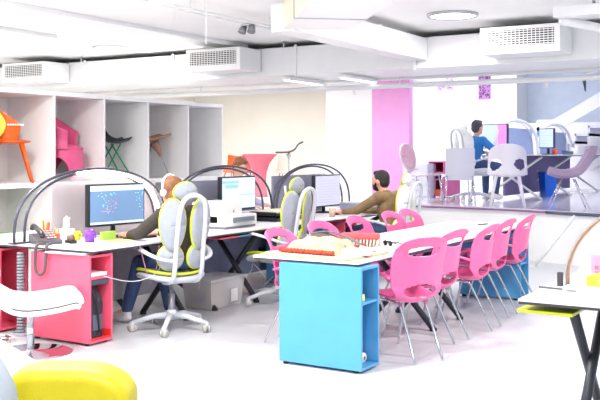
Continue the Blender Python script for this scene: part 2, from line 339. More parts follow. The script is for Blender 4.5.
# ------------------------------------------------------------------ office chair
def padshape(w,h,n=20,pinch=.0):
    out=[]
    for k in range(n):
        a=2*PI*k/n; x=math.cos(a); z=math.sin(a); out.append((w/2*x*(1-pinch*z),h/2*z))
    return out
def make_office_chair(label,loc,rz,group=None,padm=None,limecol=None,seatm=None,frame=None):
    padm=padm or padg; limecol=limecol or lime; frame=frame or mat('chair_frame_grey',(204,209,216),.35)
    t=thing('office_chair',label,'office chair',loc,rz,group)
    m=MB()
    for k in range(5):
        a=2*PI*k/5+.3; c,s_=math.cos(a),math.sin(a)
        m.tube([V((0,0,.12)),V((c*.14,s_*.14,.12)),V((c*.32,s_*.32,.075))],[.03,.024,.018],8)
    m.lathe([(.045,.09),(.045,.15),(.03,.17)],seg=14); m.build('star_base',frame,t)
    for k in range(5):
        a=2*PI*k/5+.3; q=MB()
        q.m(mat('caster_grey',(190,190,184),.5)); c,s_=math.cos(a),math.sin(a); M=Matrix.Translation((c*.32,s_*.32,.032))@Matrix.Rotation(a+.9,4,'Z')
        for dx in (-.018,.018):
            pts=[M@V((dx-.008,0,0)),M@V((dx+.008,0,0))]; q.tube(pts,.031,14)
        q.m(frame).box(-.012,.012,-.02,.02,.0,.05,M); q.build('caster',None,t)
    MB().tube([(0,0,.14),(0,0,.30),(0,0,.301),(0,0,.43)],[.028,.028,.018,.018],12).build('gas_lift',steel,t)
    m=MB(); m.box(-.12,.12,-.16,.12,.40,.43); m.build('mechanism',frame,t,bevel=.01)
    m=MB()
    def sf(u,v):
        a=2*PI*u; rr=v; x=math.copysign(abs(math.cos(a))**.7,math.cos(a))*.25*rr; y=math.copysign(abs(math.sin(a))**.7,math.sin(a))*.24*rr
        return V((x,y+.02,.485+.02*(1-rr**4)-.03*max(0,y/.24)**2+ .03*abs(x/.25)**2))
    m.grid(sf,28,8); m.build('seat',seatm or limecol,t,solid=.05,sub=1)
    m=MB(); m.tube([sf(k/28,.97)+V((0,0,-.048)) for k in range(28)],.022,8,closed=True); m.build('seat_shell',frame,t); MB().tube([sf(k/28,1.0)+V((0,0,.0)) for k in range(28)],.012,6,closed=True).build('trim',limecol,t)
    # loop frame
    lp=cr([(-.11,-.08,.41),(-.12,-.27,.46),(-.12,-.33,.75),(-.115,-.37,.98),(-.08,-.39,1.09),(0,-.395,1.125),(.08,-.39,1.09),(.115,-.37,.98),(.12,-.33,.75),(.12,-.27,.46),(.11,-.08,.41)],5)
    MB().tube(lp,.019,10).build('back_frame',frame,t)
    def pad(cx,cz,w,h,yb,pinch,ang,nm):
        A=Matrix.Translation((cx,yb,cz))@Matrix.Rotation(ang,4,'Z')@Matrix.Rotation(rad(6),4,'X')
        m=MB(); o=padshape(w,h,24,pinch)
        def f(u,v):
            k=u*24; i=int(k)%24; x,z=o[i]; return A@V((x*v,-.012*(1-v*v)+.01*v,z*v))
        m.grid(f,24,5); ob=m.build(nm,padm,t,solid=.018,off=1)
        MB().tube([A@V((x,.008,z)) for x,z in o],.0125,6,closed=True).build('trim',limecol,ob,label='lime piping around the pad')
    for s in (-1,1):
        pad(s*.125,.885,.20,.42,-.27,-.12*1,s*.32,'back_pad')
        pad(s*.12,.625,.20,.2,-.22,.05,s*.3,'lumbar_pad')
    pad(0,1.15,.2,.14,-.25,.1,0,'headrest')
    for s in (-1,1):
        MB().tube(cr([(s*.12,-.30,.60),(s*.22,-.24,.62),(s*.28,-.12,.66),(s*.285,.05,.69),(s*.26,.17,.68)],5),.024,8,flat=.6,up=(0,0,1)).build('armrest',frame,t)
    return t
GO='office chairs along the desk row'
oc=make_office_chair('grey office chair with lime piping that the headphone wearer sits in',(-4.76,5.81,0),66,GO)
dup(oc,(-4.72,7.36,0),84,'empty grey and lime office chair turned sideways between the desks and the table')
moc=dup(oc,(-4.52,9.42,0),86,'office chair under the bearded man, its back near the pink wall')
for c_ in moc.children:
    if c_.name.startswith(('back_pad','lumbar','headrest')): c_.material_slots[0].link='OBJECT'; c_.material_slots[0].material=wplast
for c_ in oc.children:
    if c_.name=='seat' or c_.name.startswith('seat.'): c_.material_slots[0].link='OBJECT'; c_.material_slots[0].material=mat('seat_dark_grey',(112,112,112),.7)
white_oc=make_office_chair('white office chair on the raised platform under the person in the blue shirt',(-5.02,13.55,.7),-22,None,wplast,mat('pale_trim',(235,240,235),.4),wplast)
# ------------------------------------------------------------------ shelf cabinets
def cabinet(name,label,loc,w,d,h,mt,shelf_zs,group=None,rz=0,foot=.02):
    # open on +X side; loc=front-left-bottom corner
    t=thing(name,label,'cabinet',loc,rz,group); e=.018
    boxo('front_panel',0,w,0,e,foot,h,mt,t,bevel=.002); boxo('back_panel',0,w,d-e,d,foot,h,mt,t,bevel=.002)
    boxo('base_panel',0,w,e,d-e,foot,foot+e,mt,t,bevel=.001); boxo('top_panel',0,w,e,d-e,h-e,h,mt,t,bevel=.001)
    boxo('inner_panel',.02,.02+e,e,d-e,foot+e,h-e,mt,t,bevel=0)
    for z in shelf_zs: boxo('shelf',.04,w-.01,e,d-e,z,z+e,mt,t,bevel=.001)
    for x in (.04,w-.06):
        for y in (.03,d-.03): MB().lathe([(.022,0),(.022,foot)],(x,y,0),14).build('foot',black,t)
    return t
cabinet('side_cabinet','blue open-ended cabinet holding up the near end of the long table',(-3.36,5.27,0),.64,.265,.70,bluecab,[.45])
cabinet('side_cabinet','blue open-ended cabinet at the far end of the long table',(-3.376,8.717,0),.64,.265,.70,bluecab,[.35])
cabinet('side_cabinet','pink open-ended cabinet under the near desk, holding a black bag',(-5.49,4.97,0),.63,.25,.685,pinkcab,[.5])
cabinet('side_cabinet','pink cabinet at the left edge of the photograph under the near desk',(-6.50,4.97,0),.65,.30,.685,pinkcab,[])
cabinet('side_cabinet','blue cabinet under the second desk, behind the empty office chair',(-5.56,8.45,0),.64,.30,.685,bluecab,[.4])
cabinet('side_cabinet','pink cabinet under the third desk beside the bearded man',(-5.42,9.02,0),.55,.30,.685,pinkcab,[.4])
# ------------------------------------------------------------------ desks
deskw=mat('desk_top_white',(232,230,236),.35,var=.03)
def xtrestle(t,x0,x1,y,z=.70,sw=1,axis='x'):
    for a,b,dy in ((x0,x1,-.02),(x1,x0,.02)):
        p=[(a,y+dy,z),(b,y+dy,.02)] if axis=='x' else [(y+dy,a,z),(y+dy,b,.02)]
        MB().tube(p,.026,10).build('leg',dark,t)
        MB().lathe([(.03,0),(.03,.025)],p[1][:2]+(0,),12).build('foot',black,t)
def desk(name,label,x0,x1,y0,y1,z=.73,group=None,mt=None):
    t=thing(name,label,'desk',(0,0,0),0,group)
    m=MB(); m.m(mt or deskw).box(x0,x1,y0,y1,z-.012,z); m.m(edge).box(x0+.002,x1-.002,y0+.002,y1-.002,z-.026,z-.0125); m.build('desktop',None,t,smooth=False)
    return t
for i,(y0,y1,l) in enumerate(((4.98,6.868,'near white desk of the left row, on the pink cabinet'),(6.872,8.758,'middle desk of the left row, carrying the printer'),(8.762,10.65,'far desk of the left row, where the bearded man works'))):
    t=desk('work_desk',l,-6.5,-4.83,y0,y1,group='desks of the left row')
    xtrestle(t,-6.35,-5.6,y0+(1.25 if i==0 else .45)); xtrestle(t,-5.45,-4.92,y0+(1.25 if i==0 else .45)); xtrestle(t,-6.35,-5.0,y1-.25 if i else y1-.12)
    boxo('modesty_panel',-5.72,-5.68,y0+.34,y1-.02,.12,.703,greyf if i==0 else mat('slate_fabric',(136,144,172),.85,bump=.3,scale=20),t)
    MB().tube([(-5.1,y0+.1,.69),(-5.1,y1-.1,.69)],.012,8).build('crossbar',dark,t)
t=desk('work_desk','white desk at the right edge of the photograph with a glowing arch',-1.40,.6,4.42,5.75)
xtrestle(t,4.62,5.25,-1.17,axis='y'); xtrestle(t,4.52,5.62,.3,axis='y')
o=boxo('pull_out_tray',-1.42,-1.14,4.46,4.85,.655,.672,mat('lime_laminate',(206,214,40),.4),t,label='lime yellow tray under the desktop')
# under-desk trays on desk 2
tray=thing('lap_tray','pink and blue flat tray hung under the edge of the middle desk','tray',(-4.98,6.66,.672))
boxo('pink_half',-.16,.13,-.05,.25,0,.014,pinkcab,tray); boxo('blue_half',-.16,.13,.26,.58,0,.014,mat('sky_blue_laminate',(90,180,225),.4),tray)
# long table
tb=thing('conference_table','long white meeting table with blue under-tray standing on blue cabinets','table')
m=MB(); m.m(mat('table_top_white',(240,242,246),.25,var=.02)).box(-3.62,-2.773,5.33,9.18,.715,.73); m.m(edge).box(-3.615,-2.778,5.335,9.175,.703,.7145); m.build('tabletop',None,tb,smooth=False)
boxo('under_tray',-3.5,-2.9,6.1,8.6,.655,.67,bluecab,tb,label='blue tray under the tabletop')
boxo('under_tray',-3.60,-3.0,5.36,5.99,.702,.7025,bluecab,tb,label='blue tray under the tabletop')
for y in (6.9,7.5): xtrestle(tb,-3.5,-2.89,y,.70)
for x in (-3.4,-3.0): MB().tube([(x,6.15,.68),(x,8.55,.68)],.012,8).build('crossbar',steel,tb)
# ------------------------------------------------------------------ arches
def arc(y0,y1,h,x,n=36,z0=.735,pw=.66):
    c=(y0+y1)/2; a=(y1-y0)/2; out=[]
    for k in range(n+1):
        t=PI*k/n; cs=math.cos(t); sn=math.sin(t); out.append(V((x,c-a*math.copysign(abs(cs)**1.0,cs),z0+h*sn**pw)))
    return out
def arch(label,loc,rz,L,hm,panel=None,ledr=None,group=None,pm=None,fill=True,hm2=None,ledw=.012,pw=.66,hr=.012):
    t=thing('arched_divider',label,'desk divider',loc,rz,group)
    a=arc(0,L,.59,0,z0=0,pw=pw); b=arc(.15,L-.11,.565,-.05,z0=0,pw=pw)
    MB().tube(a,hr,8,flat=1,up=(1,0,0)).build('front_hoop',hm,t); MB().tube(b,.012,8,up=(1,0,0)).build('rear_hoop',hm2 or hm,t)
    m=MB(); m.grid(lambda u,v:a[int(round(u*36))].lerp(b[int(round(u*36))],v),36,1); m.build('top_band',acry,t)
    if fill:
        m=MB(); acr=fill if fill is not True else acry; m.grid(lambda u,v:V((-.05,b[int(round(u*36))].y,b[int(round(u*36))].z*v)),36,6); m.build('clear_pane',acr,t)
    if panel: boxo('fabric_panel',-.095,-.065,panel[0],panel[1],0,panel[2],pm or lilacf,t,bevel=.004)
    if ledr:
        n=len(a); i0,i1=int(n*ledr[0]),int(n*ledr[1])
        q=[a[k].lerp(b[k],.5)-V((0,0,.012)) for k in range(i0,i1)]
        MB().tube(q,ledw,6).build('light_strip',led,t,label='glowing white light strip inside the arch')
    for y in (0,L): boxo('bracket',-.06,.015,(-.012 if y==0 else y-.12),(.16 if y==0 else y+.012),0,.012,hm,t)
    return t
metp=mat('satin_aluminium_panel',(196,188,190),.35,.3,var=.03)
arch('arched desk divider with a glowing rim behind the near monitor',(-5.66,4.95,.7305),0,1.87,hoopm,(.46,1.80,.47),(.42,.96),'arched dividers of the left row',metp,fill=clear('frosted_acrylic',(236,226,232),.4,.5))
arch('arched graphite divider behind the printer and second monitor',(-5.66,6.87,.7305),0,1.85,hoopm,(.02,1.2,.44),None,'arched dividers of the left row')
arch('arched graphite divider behind the third monitor on the far desk',(-5.66,8.75,.7305),0,1.87,hoopm,(.1,1.25,.46),None,'arched dividers of the left row')
arch('arched divider with bronze hoops and glowing strip on the right desk',(-1.30,4.97,.7305),-90,1.85,hoopw,None,(.05,.97),None,fill=False,hm2=hoopw,ledw=.010,pw=.85)
# ------------------------------------------------------------------ people
def hand(m,wr,dirv,down,side,sc=1.):
    d=V(dirv).normalized(); n=V(down); n=(n-d*n.dot(d)).normalized(); b=d.cross(n)*side
    m.capsule(wr,V(wr)+d*.05*sc,.024*sc,.030*sc,10); m.capsule(V(wr)+d*.04*sc-b*.018,V(wr)+d*.085*sc-b*.02,.018*sc,.017*sc,8); m.capsule(V(wr)+d*.04*sc+b*.018,V(wr)+d*.082*sc+b*.02,.018*sc,.016*sc,8)
    for k,(o,l) in enumerate(((-.03,.068),(-.010,.078),(.011,.072),(.031,.056))):
        p0=V(wr)+d*.085*sc+b*o*sc; p1=p0+(d*.9+n*.25+b*o*2)*l*.5*sc; p2=p1+(d*.6+n*.75)*l*.5*sc
        m.capsule(p0,p1,.0095,.0088,8); m.capsule(p1,p2,.0088,.0075,8)
    p0=V(wr)+d*.025*sc-b*.024*sc; p1=p0+(d*.55-b*.75+n*.2)*.042*sc; p2=p1+(d*.9-b*.1+n*.2)*.034*sc
    m.capsule(p0,p1,.013,.011,8); m.capsule(p1,p2,.011,.0085,8)
def person(label,loc,rz,J,top,legs,hairm,hairkind='short',beard=False,shoe=None,vox=.008,topc=True,hscale=1.):
    t=thing('person',label,'person',loc,rz)
    H=V(J['head']); N=V(J['neck']); yaw=J.get('turn',0); HM=Matrix.Rotation(rad(yaw),4,'Z')@Matrix.Rotation(rad(J.get('nod',0)),4,'X')
    def hp(x,y,z): return H+HM@V((x,y,z))
    m=MB()
    m.ell(H,(.076,.096,.105),18,12,HM); m.ell(hp(0,.035,-.06),(.055,.058,.062),14,8,HM)   # skull, jaw
    m.capsule(hp(0,.088,-.005),hp(0,.108,-.032),.009,.014,8); m.ell(hp(0,.088,-.068),(.022,.014,.009),10,6,HM); m.ell(hp(0,.08,-.10),(.022,.02,.016),10,6,HM)
    for s in (-1,1): m.ell(hp(s*.076,.0,-.015),(.012,.02,.032),10,6,HM); m.ell(hp(s*.03,.082,.018),(.02,.012,.009),8,6,HM)
    m.capsule(N-V((0,0,.04)),hp(0,-.01,-.07),.052,.05,12)
    Pv=V(J['pelvis']); C=V(J['chest'])
    m.ell(Pv,(.155,.115,.11)); m.capsule(Pv,(Pv+C)/2,.125,.12,16); m.ell(C,(.155,.105,.17)); m.capsule((Pv+C)/2,C,.12,.125,16); m.capsule(C+V((0,0,.1)),N,.09,.055,12)
    for s,k in ((-1,'l'),(1,'r')):
        S,E_,W_=V(J['sh'+k]),V(J['el'+k]),V(J['wr'+k])
        m.capsule(C+V((s*.05,0,.11)),S,.062,.055,12); m.capsule(S,E_,.05,.04,12); m.capsule(E_,W_,.039,.026,12)
        hd=V(J.get('hd'+k,(W_-E_).normalized())); hand(m,W_,hd,J.get('hn'+k,(0,0,-1)),-s)
        Hp,Kn,An=V(J['hip'+k]),V(J['kn'+k]),V(J['an'+k])
        m.capsule(Hp,Kn,.085,.058,12); m.capsule(Kn,An,.055,.036,12); m.capsule(An,An+V((0,.12,-.035)),.036,.03,10)
    m.build('body',skin,t,remesh=vox)
    g=.014; m=MB()                                  # top garment
    m.ell(Pv+V((0,0,.05)),(.165,.125,.10)); m.capsule(Pv+V((0,0,.02)),(Pv+C)/2,.125+g,.12+g,16); m.ell(C,(.165+g,.112+g,.175)); m.capsule((Pv+C)/2,C,.12+g,.125+g,16); m.capsule(C+V((0,0,.1)),N-V((0,0,.015)),.10,.066,12)
    for s,k in ((-1,'l'),(1,'r')):
        S,E_,W_=V(J['sh'+k]),V(J['el'+k]),V(J['wr'+k])
        m.capsule(C+V((s*.05,0,.11)),S,.075,.07,12); m.capsule(S,E_,.064,.053,12); m.capsule(E_,E_.lerp(W_,.93),.052,.037,12)
    m.build(J.get('topname','sweater'),top,t,remesh=.010)
    m=MB()
    for k in 'lr':
        Hp,Kn,An=V(J['hip'+k]),V(J['kn'+k]),V(J['an'+k]); m.capsule(Hp,Kn,.10,.072,12); m.capsule(Kn,Kn.lerp(An,.92),.07,.052,12)
    m.ell(Pv-V((0,0,.01)),(.168,.13,.10)); m.build('trousers',legs,t,remesh=.012)
    for k in 'lr':
        An=V(J['an'+k]); m=MB(); m.ell(An+V((0,.05,-.045)),(.045,.13,.042)); m.ell(An+V((0,-.01,-.01)),(.042,.05,.04)); m.build('shoe',shoe or wplast,t,remesh=.010)
    m=MB()
    if hairkind=='long':
        m.ell(hp(0,-.022,.022),(.089,.098,.102),18,12,HM); m.ell(hp(0,-.065,-.07),(.084,.066,.12),16,10,HM); m.ell(hp(0,-.075,-.15),(.075,.05,.09),14,8,HM)
        for s in (-1,1): m.capsule(hp(s*.07,.0,.03),hp(s*.074,-.04,-.10),.026,.018,10)
    else:
        m.ell(hp(0,-.018,.03),(.083,.096,.092),18,12,HM); m.ell(hp(0,-.05,-.02),(.074,.062,.075),16,10,HM); m.ell(hp(0,.05,.082),(.055,.04,.03),12,8,HM)
        for s in (-1,1): m.capsule(hp(s*.068,.005,.02),hp(s*.07,.01,-.03),.016,.012,8)
    m.build('hair',hairm,t,remesh=.008)
    if beard:
        m=MB(); m.ell(hp(0,.045,-.082),(.058,.058,.05),14,8,HM); m.capsule(hp(-.064,.02,-.03),hp(-.05,.05,-.075),.014,.02); m.capsule(hp(.064,.02,-.03),hp(.05,.05,-.075),.014,.02); m.capsule(hp(-.022,.094,-.055),hp(.022,.094,-.055),.009,.009)
        m.build('beard',hairm,t,remesh=.007)
    m=MB()
    for s in (-1,1): m.ell(hp(s*.03,.092,.014),(.009,.006,.006),10,6,HM)
    m.build('eyes',black,t)
    return t,hp
JW=dict(head=(0,.13,1.145),neck=(0,.06,1.0),pelvis=(0,-.02,.585),chest=(0,.03,.84),shl=(-.165,.05,.955),shr=(.165,.05,.955),ell=(-.22,.27,.80),elr=(.24,.18,.76),
    wrl=(-.17,.475,.765),wrr=(.13,.44,.765),hdl=(.1,1,-.02),hdr=(-.1,1,-.02),hipl=(-.09,.0,.575),hipr=(.09,0,.575),knl=(-.12,.40,.53),knr=(.11,.40,.55),anl=(-.14,.56,.10),anr=(.12,.28,.10),nod=-10,turn=0)
per,hp=person('person with auburn hair in a dark top working at the near monitor',(-4.69,5.86,0),80,JW,olive,denim,hairb,'long',shoe=mat('grey_trainer',(205,205,210),.5))
# headphones (world placed copy of head frame)
hpn=thing('headphones','white over-ear headphones worn by the auburn haired person','headphones',(-4.69,5.86,0),80)
m=MB(); m.tube([hp(.092*math.cos(a),-.0,.02+.115*math.sin(a)) for a in [PI*k/14 for k in range(15)]],.011,8).build('headband',wplast,hpn)
for s in (-1,1): MB().tube([hp(s*.078,0,-.015),hp(s*.104,0,-.015)],[.036,.030],16).build('ear_cup',wplast,hpn)
JM=dict(head=(0,.10,1.145),neck=(0,.03,1.0),pelvis=(0,-.06,.585),chest=(0,-.01,.83),shl=(-.19,.02,.955),shr=(.19,.0,.955),ell=(-.24,.27,.80),elr=(.25,.2,.78),topname='jacket',
    wrl=(-.18,.50,.77),wrr=(.14,.46,.77),hdl=(.08,1,-.02),hdr=(-.1,1,-.02),hipl=(-.09,.0,.575),hipr=(.09,0,.575),knl=(-.13,.42,.54),knr=(.13,.42,.54),anl=(-.13,.42,.10),anr=(.13,.36,.10),nod=0,turn=0)
person('bearded person in a tan jacket working at the far desk',(-4.52,9.43,0),86,JM,tanj,denim,hairk,'short',beard=True)
JB=dict(JW); JB.update(head=(0,.07,1.29),neck=(0,.03,1.13),pelvis=(0,-.02,.70),chest=(0,.0,.97),shl=(-.165,.0,1.08),shr=(.165,.0,1.08),ell=(-.22,.12,.84),elr=(.22,.12,.84),wrl=(-.15,.34,.78),wrr=(.15,.34,.78),hipl=(-.09,0,.69),hipr=(.09,0,.69),knl=(-.12,.4,.62),knr=(.12,.4,.62),anl=(-.12,.4,.16),anr=(.12,.4,.16),topname='shirt',nod=-25)
person('brown haired person in a lilac top seated behind the second arch',(-6.85,9.68,0),-90,JB,mat('lilac_shirt',(190,180,215),.8),denim,hairb,'short',vox=.012)
t=thing('stool','low white stool under the person behind the second arch','stool',(-6.87,9.68,0)); MB().lathe([(.02,.54),(.18,.545),(.19,.56),(.18,.585),(.02,.59)],seg=24).build('seat',wplast,t); MB().tube([(0,0,.02),(0,0,.55)],.025,10).build('pole',chrome,t); MB().lathe([(.2,0),(.2,.012),(.02,.025)],seg=24).build('base',chrome,t)
JP=dict(JM); JP.update(ell=(-.27,.18,.78),elr=(.28,.20,.78),wrl=(-.17,.42,.77),wrr=(.2,.44,.77),topname='shirt',head=(.02,.06,1.17))
person('person in a bright blue shirt at the desk on the raised platform',(-5.02,13.60,.7),-22,JP,bshirt,denim,mat('grey_brown_hair',(70,64,76),.6,bump=.5,scale=30),'short',vox=.012)
# ------------------------------------------------------------------ monitors
def monitor(label,loc,rz,w,h,zc,paint,extra=None,name='monitor',bez=black):
    t=thing(name,label,'monitor',loc,rz)
    z0=zc-h/2; boxo('housing',-w/2,w/2,-.02,.03,z0,z0+h,bez,t,bevel=.005)
    boxo('screen',-w/2+.014,w/2-.014,-.0235,-.021,z0+.018,z0+h-.014,paint,t,bevel=0)
    MB().tube([(0,.04,.02),(0,.04,z0+.08)],.022,10).build('neck',bez,t)
    MB().lathe([(.11,0),(.11,.012),(.02,.022)],(0,.03,0),24).build('base',bez,t)
    if extra: extra(t,w-.028,h-.032,z0+.018)
    return t
scr1=emis('screen_blue',(96,126,162),.7); scrw=emis('screen_white',(190,208,230),.6); scrp=emis('screen_pink',(240,130,200),.9); scrl=emis('screen_lilac',(178,178,200),.65)
ecy=emis('screen_cyan',(130,225,235),1.1); epk=emis('screen_rose',(230,110,150),1.)
def cad(t,w,h,z0):
    m=MB(); m.box(-w/2,w/2,-.0245,-.0236,z0+h*.86,z0+h); m.box(-w/2,w/2,-.0245,-.0236,z0,z0+h*.06); m.build('screen_bars',scrw,t,smooth=False)
    a=MB(); b=MB(); R=random.Random(3)
    for k in range(75):
        u=R.random(); v=R.random(); x=-w/2+w*(.12+.36*u); 
        if k%3==0: x=w/2-w*.02-w*.2*u
        z=z0+h*(.28+.54*v)
        if x<0 and (u<.5-v*.55): continue
        if x>0 and u*.9>v: continue
        s=.0025+.003*R.random(); q=b if (x<0 and u>.55 and v<.75) else a; q.box(x-s,x+s,-.0245,-.0236,z-s*.5,z+s*.5)
    for k in range(9): b.box(-w*.30+k*.011,-w*.30+k*.011+.008,-.0245,-.0236,z0+h*.32-k*.000,z0+h*.335)
    a.build('drawing_lines',ecy,t,smooth=False); b.build('drawing_marks',epk,t,smooth=False)
def docs(t,w,h,z0):
    m=MB(); m.box(-w/2,-.01,-.0245,-.0236,z0+h*.82,z0+h*.9); m.box(-w*.42,-.02,-.0245,-.0236,z0+h*.66,z0+h*.78); m.box(.0,w/2,-.0245,-.0236,z0+h*.42,z0+h*.45); m.box(-w/2,-w*.2,-.0245,-.0236,z0+h*.02,z0+h*.12); m.build('screen_graphics',emis('screen_sky',(120,170,220),.9),t,smooth=False)
def rows(t,w,h,z0):
    m=MB()
    for k in range(9): m.box(-w*.44,w*.44-(.05*(k%3)),-.0245,-.0236,z0+h*(.1+k*.09),z0+h*(.1+k*.09)+.004)
    m.build('text_rows',emis('screen_grey_rows',(160,160,185),.7),t,smooth=False)
def pinkbar(t,w,h,z0): boxo('window_strip',w*.22,w/2,-.0245,-.0236,z0,z0+h,scrp,t,bevel=0)
monitor('monitor with a blue technical drawing on the near desk',(-5.40,5.84,.7305),83,.62,.36,.285,scr1,cad)
monitor('monitor with white windows behind the printer',(-5.45,7.73,.7305),90,.62,.35,.31,scrw,docs)
monitor('monitor with a pale lilac screen at the far desk, in front of the bearded person',(-5.42,9.57,.7305),90,.62,.39,.27,scrl,rows)
# ------------------------------------------------------------------ desk 1 items
DZ=.7305
t=thing('desk_phone','dark desk telephone at the left end of the near desk','telephone',(-5.56,5.05,DZ),65); t.scale=(1.1,1.1,1.05)
m=MB(); m.prism([(-.10,0),(.10,0),(.10,.075),(-.10,.03)],.19,(0,0,0),ax='x'); m.build('phone_base',mat('phone_grey',(84,80,88),.35),t,bevel=.006)
m=MB()
for i in range(3):
    for j in range(4): m.box(.085+i*.026,.102+i*.026,-.07+j*.032,-.052+j*.032,.046+j*.0145,.055+j*.0145)
m.build('keypad',mat('key_grey',(190,190,196),.4),t,smooth=False)
m=MB(); m.tube(cr([(.035,-.12,.06),(.035,-.10,.085),(.035,0,.115),(.035,.09,.13),(.035,.11,.105)],5),.02,10).build('handset',black,t)
tag(MB().tube(cr([(-5.40,5.03,.75),(-5.41,4.955,.735),(-5.415,4.945,.62),(-5.405,4.942,.545),(-5.36,4.94,.512),(-5.31,4.94,.545),(-5.30,4.945,.63),(-5.30,4.955,.735),(-5.32,5.02,.75)],6),.0115,8).build('phone_cord',mat('cord_grey',(90,80,86),.5)),'thick grey telephone cord looping down over the front of the pink cabinet','cord')
t=thing('pencil_holder','orange pencil holder full of pens on the near desk','pen holder',(-5.60,5.23,DZ)); MB().lathe([(.04,0),(.045,.10),(.041,.10),(.036,.005)],seg=20).build('cup',orange,t)
cols=[(240,90,40),(230,200,60),(180,60,50),(240,240,235),(90,140,80),(225,110,40)]
for k in range(9):
    a=k*2.4; MB().tube([(.012*math.cos(a),.012*math.sin(a),.01),(.034*math.cos(a),.034*math.sin(a),.155+.03*((k*7)%5)/5)],.0045,6).build('pencil',mat('pencil_%d'%(k%6),cols[k%6],.5),t)
t=thing('pencil_holder','smaller orange cup of markers beside the pencil holder','pen holder',(-5.48,5.22,DZ)); MB().lathe([(.032,0),(.034,.075),(.03,.075),(.028,.005)],seg=20).build('cup',orange,t)
for k in range(5): a=k*1.3; MB().tube([(.01*math.cos(a),.01*math.sin(a),.01),(.026*math.cos(a),.026*math.sin(a),.12)],.005,6).build('pencil',MATS['pencil_%d'%((k+1)%6)],t)
t=thing('tissue_box','white box with a tissue sticking up, beside the pencils','tissue box',(-5.55,5.40,DZ)); boxo('box',-.05,.05,-.055,.055,0,.10,mat('pale_box',(226,224,230),.6),t)
MB().grid(lambda u,v:V(((u-.5)*.06+.01*math.sin(v*6),(v-.5)*.03+.02*math.sin(u*7),.10+.11*v*(1-.4*abs(u-.5)))),8,8).build('tissue',wplast,t,solid=.002)
t=thing('tape_dispenser','small dark tape dispenser at the front of the near desk','tape dispenser',(-5.36,5.27,DZ),70); m=MB(); m.tube([(-.02,0,.035),(.02,0,.035)],.034,18).build('roll',mat('tape_brown',(110,92,80),.5),t); boxo('stand',-.028,.028,-.06,.06,0,.025,black,t,bevel=.006)
t=thing('mug','lime yellow mug behind the dark tape dispenser','mug',(-5.50,5.47,DZ)); MB().lathe([(.03,0),(.034,.075),(.030,.075),(.027,.006)],seg=20).build('cup_body',mat('lime_mug',(214,214,60),.3),t); MB().tube([(.034,0,.06),(.06,0,.055),(.06,0,.025),(.034,0,.02)],.005,6).build('handle',MATS['lime_mug'],t)
t=thing('mug','purple mug in front of the near monitor','mug',(-5.30,5.42,DZ)); MB().lathe([(.038,0),(.04,.10),(.036,.10),(.033,.006)],seg=20).build('cup_body',mat('purple_mug',(130,60,190),.3),t); MB().tube([(0,.04,.085),(0,.068,.075),(0,.068,.035),(0,.04,.025)],.006,6).build('handle',MATS['purple_mug'],t)
t=thing('note_pad','green sticky note block leaning below the near monitor','note pad',(-5.30,5.66,DZ),90); m=MB(); m.box(-.09,.07,-.004,.03,0,.07); m.build('notes',mat('green_notes',(176,216,90),.6),t,bevel=.003)
boxo('sheet',-.05,.04,-.11,-.02,0,.004,MATS['green_notes'],t)
tag(MB().box(-5.2,-5.08,5.50,5.72,DZ,DZ+.006).build('paper_sheet',mat('printed_paper',(216,206,120),.6,var=.25,scale=30),smooth=False),'printed paper in front of the purple mug','paper')
t=thing('keyboard','dark keyboard in front of the near monitor','keyboard',(-5.16,5.88,DZ),90); boxo('keyboard_case',-.15,.15,-.06,.06,0,.012,black,t,bevel=.004)
m=MB()
for i in range(14):
    for j in range(5): m.box(-.142+i*.0205,-.126+i*.0205,-.052+j*.021,-.036+j*.021,.012,.017)
m.build('keys',mat('key_dark',(60,60,68),.5),t,smooth=False)
t=thing('magazine','open magazine jutting out over the front edge of the near desk','magazine',(-5.02,5.03,DZ-.045),4); boxo('pages',-.28,.12,-.08,.06,0,.014,mat('magazine_grey',(196,196,206),.5,var=.15,scale=18),t,bevel=.002)
tag(boxo('paper_sheet',-5.45,-5.1,5.62,5.9,DZ,DZ+.002,wplast,bevel=0,loc=None),'white sheets of paper under the near monitor','paper')
# ------------------------------------------------------------------ desk 2 items
t=thing('printer','white laser printer on the middle desk','printer',(-5.20,7.22,DZ),90)
pw=mat('printer_white',(232,232,230),.4,var=.02); pg=mat('printer_grey',(120,128,142),.4)
boxo('printer_body',-.27,.13,-.08,.24,.045,.25,pw,t,bevel=.012); boxo('lower_body',-.27,.27,-.16,.26,0.02,.13,pw,t,bevel=.01); boxo('foot_plinth',-.26,.26,-.15,.25,0,.02,pg,t)
boxo('output_slot',-.14,.22,-.166,-.159,.055,.105,pg,t,bevel=.001); boxo('paper_tray',-.12,.2,-.20,-.165,.058,.064,mat('tray_grey',(150,158,170),.4),t); boxo('top_lid',-.25,.11,-.06,.22,.25,.258,mat('lid_grey',(214,216,220),.4),t)
boxo('control_panel',.14,.25,-.10,.0,.13,.134,MATS['tray_grey'],t); MB().tube([(-.02,-.082,.16),(-.02,-.0805,.16)],.014,12).build('badge',MATS['tray_grey'],t)
t=thing('letter_tray','stack of black trays with papers between the printer and the lime chair','tray',(-5.30,8.28,DZ),90)
for k in range(2):
    z=k*.055; m=MB(); m.box(-.28,.28,-.16,.18,z,z+.006); m.box(-.28,-.272,-.16,.18,z,z+.045); m.box(.272,.28,-.16,.18,z,z+.045); m.box(-.28,.28,-.16,-.152,z,z+.035); m.box(-.28,.28,.172,.18,z,z+.045); m.build('tray',black,t,smooth=False)
boxo('papers',-.24,.24,-.14,.16,.062,.108,mat('paper_stack',(222,222,196),.6,var=.1,scale=30),t)
tag(MB().prism([(0,0),(.012,0),(-.03,.26),(-.045,.255)],.02,(-5.28,8.42,DZ+.11),ax='x').build('ruler',mat('pale_ruler',(226,228,200),.4)),'pale ruler leaning upright behind the lime chair','ruler')
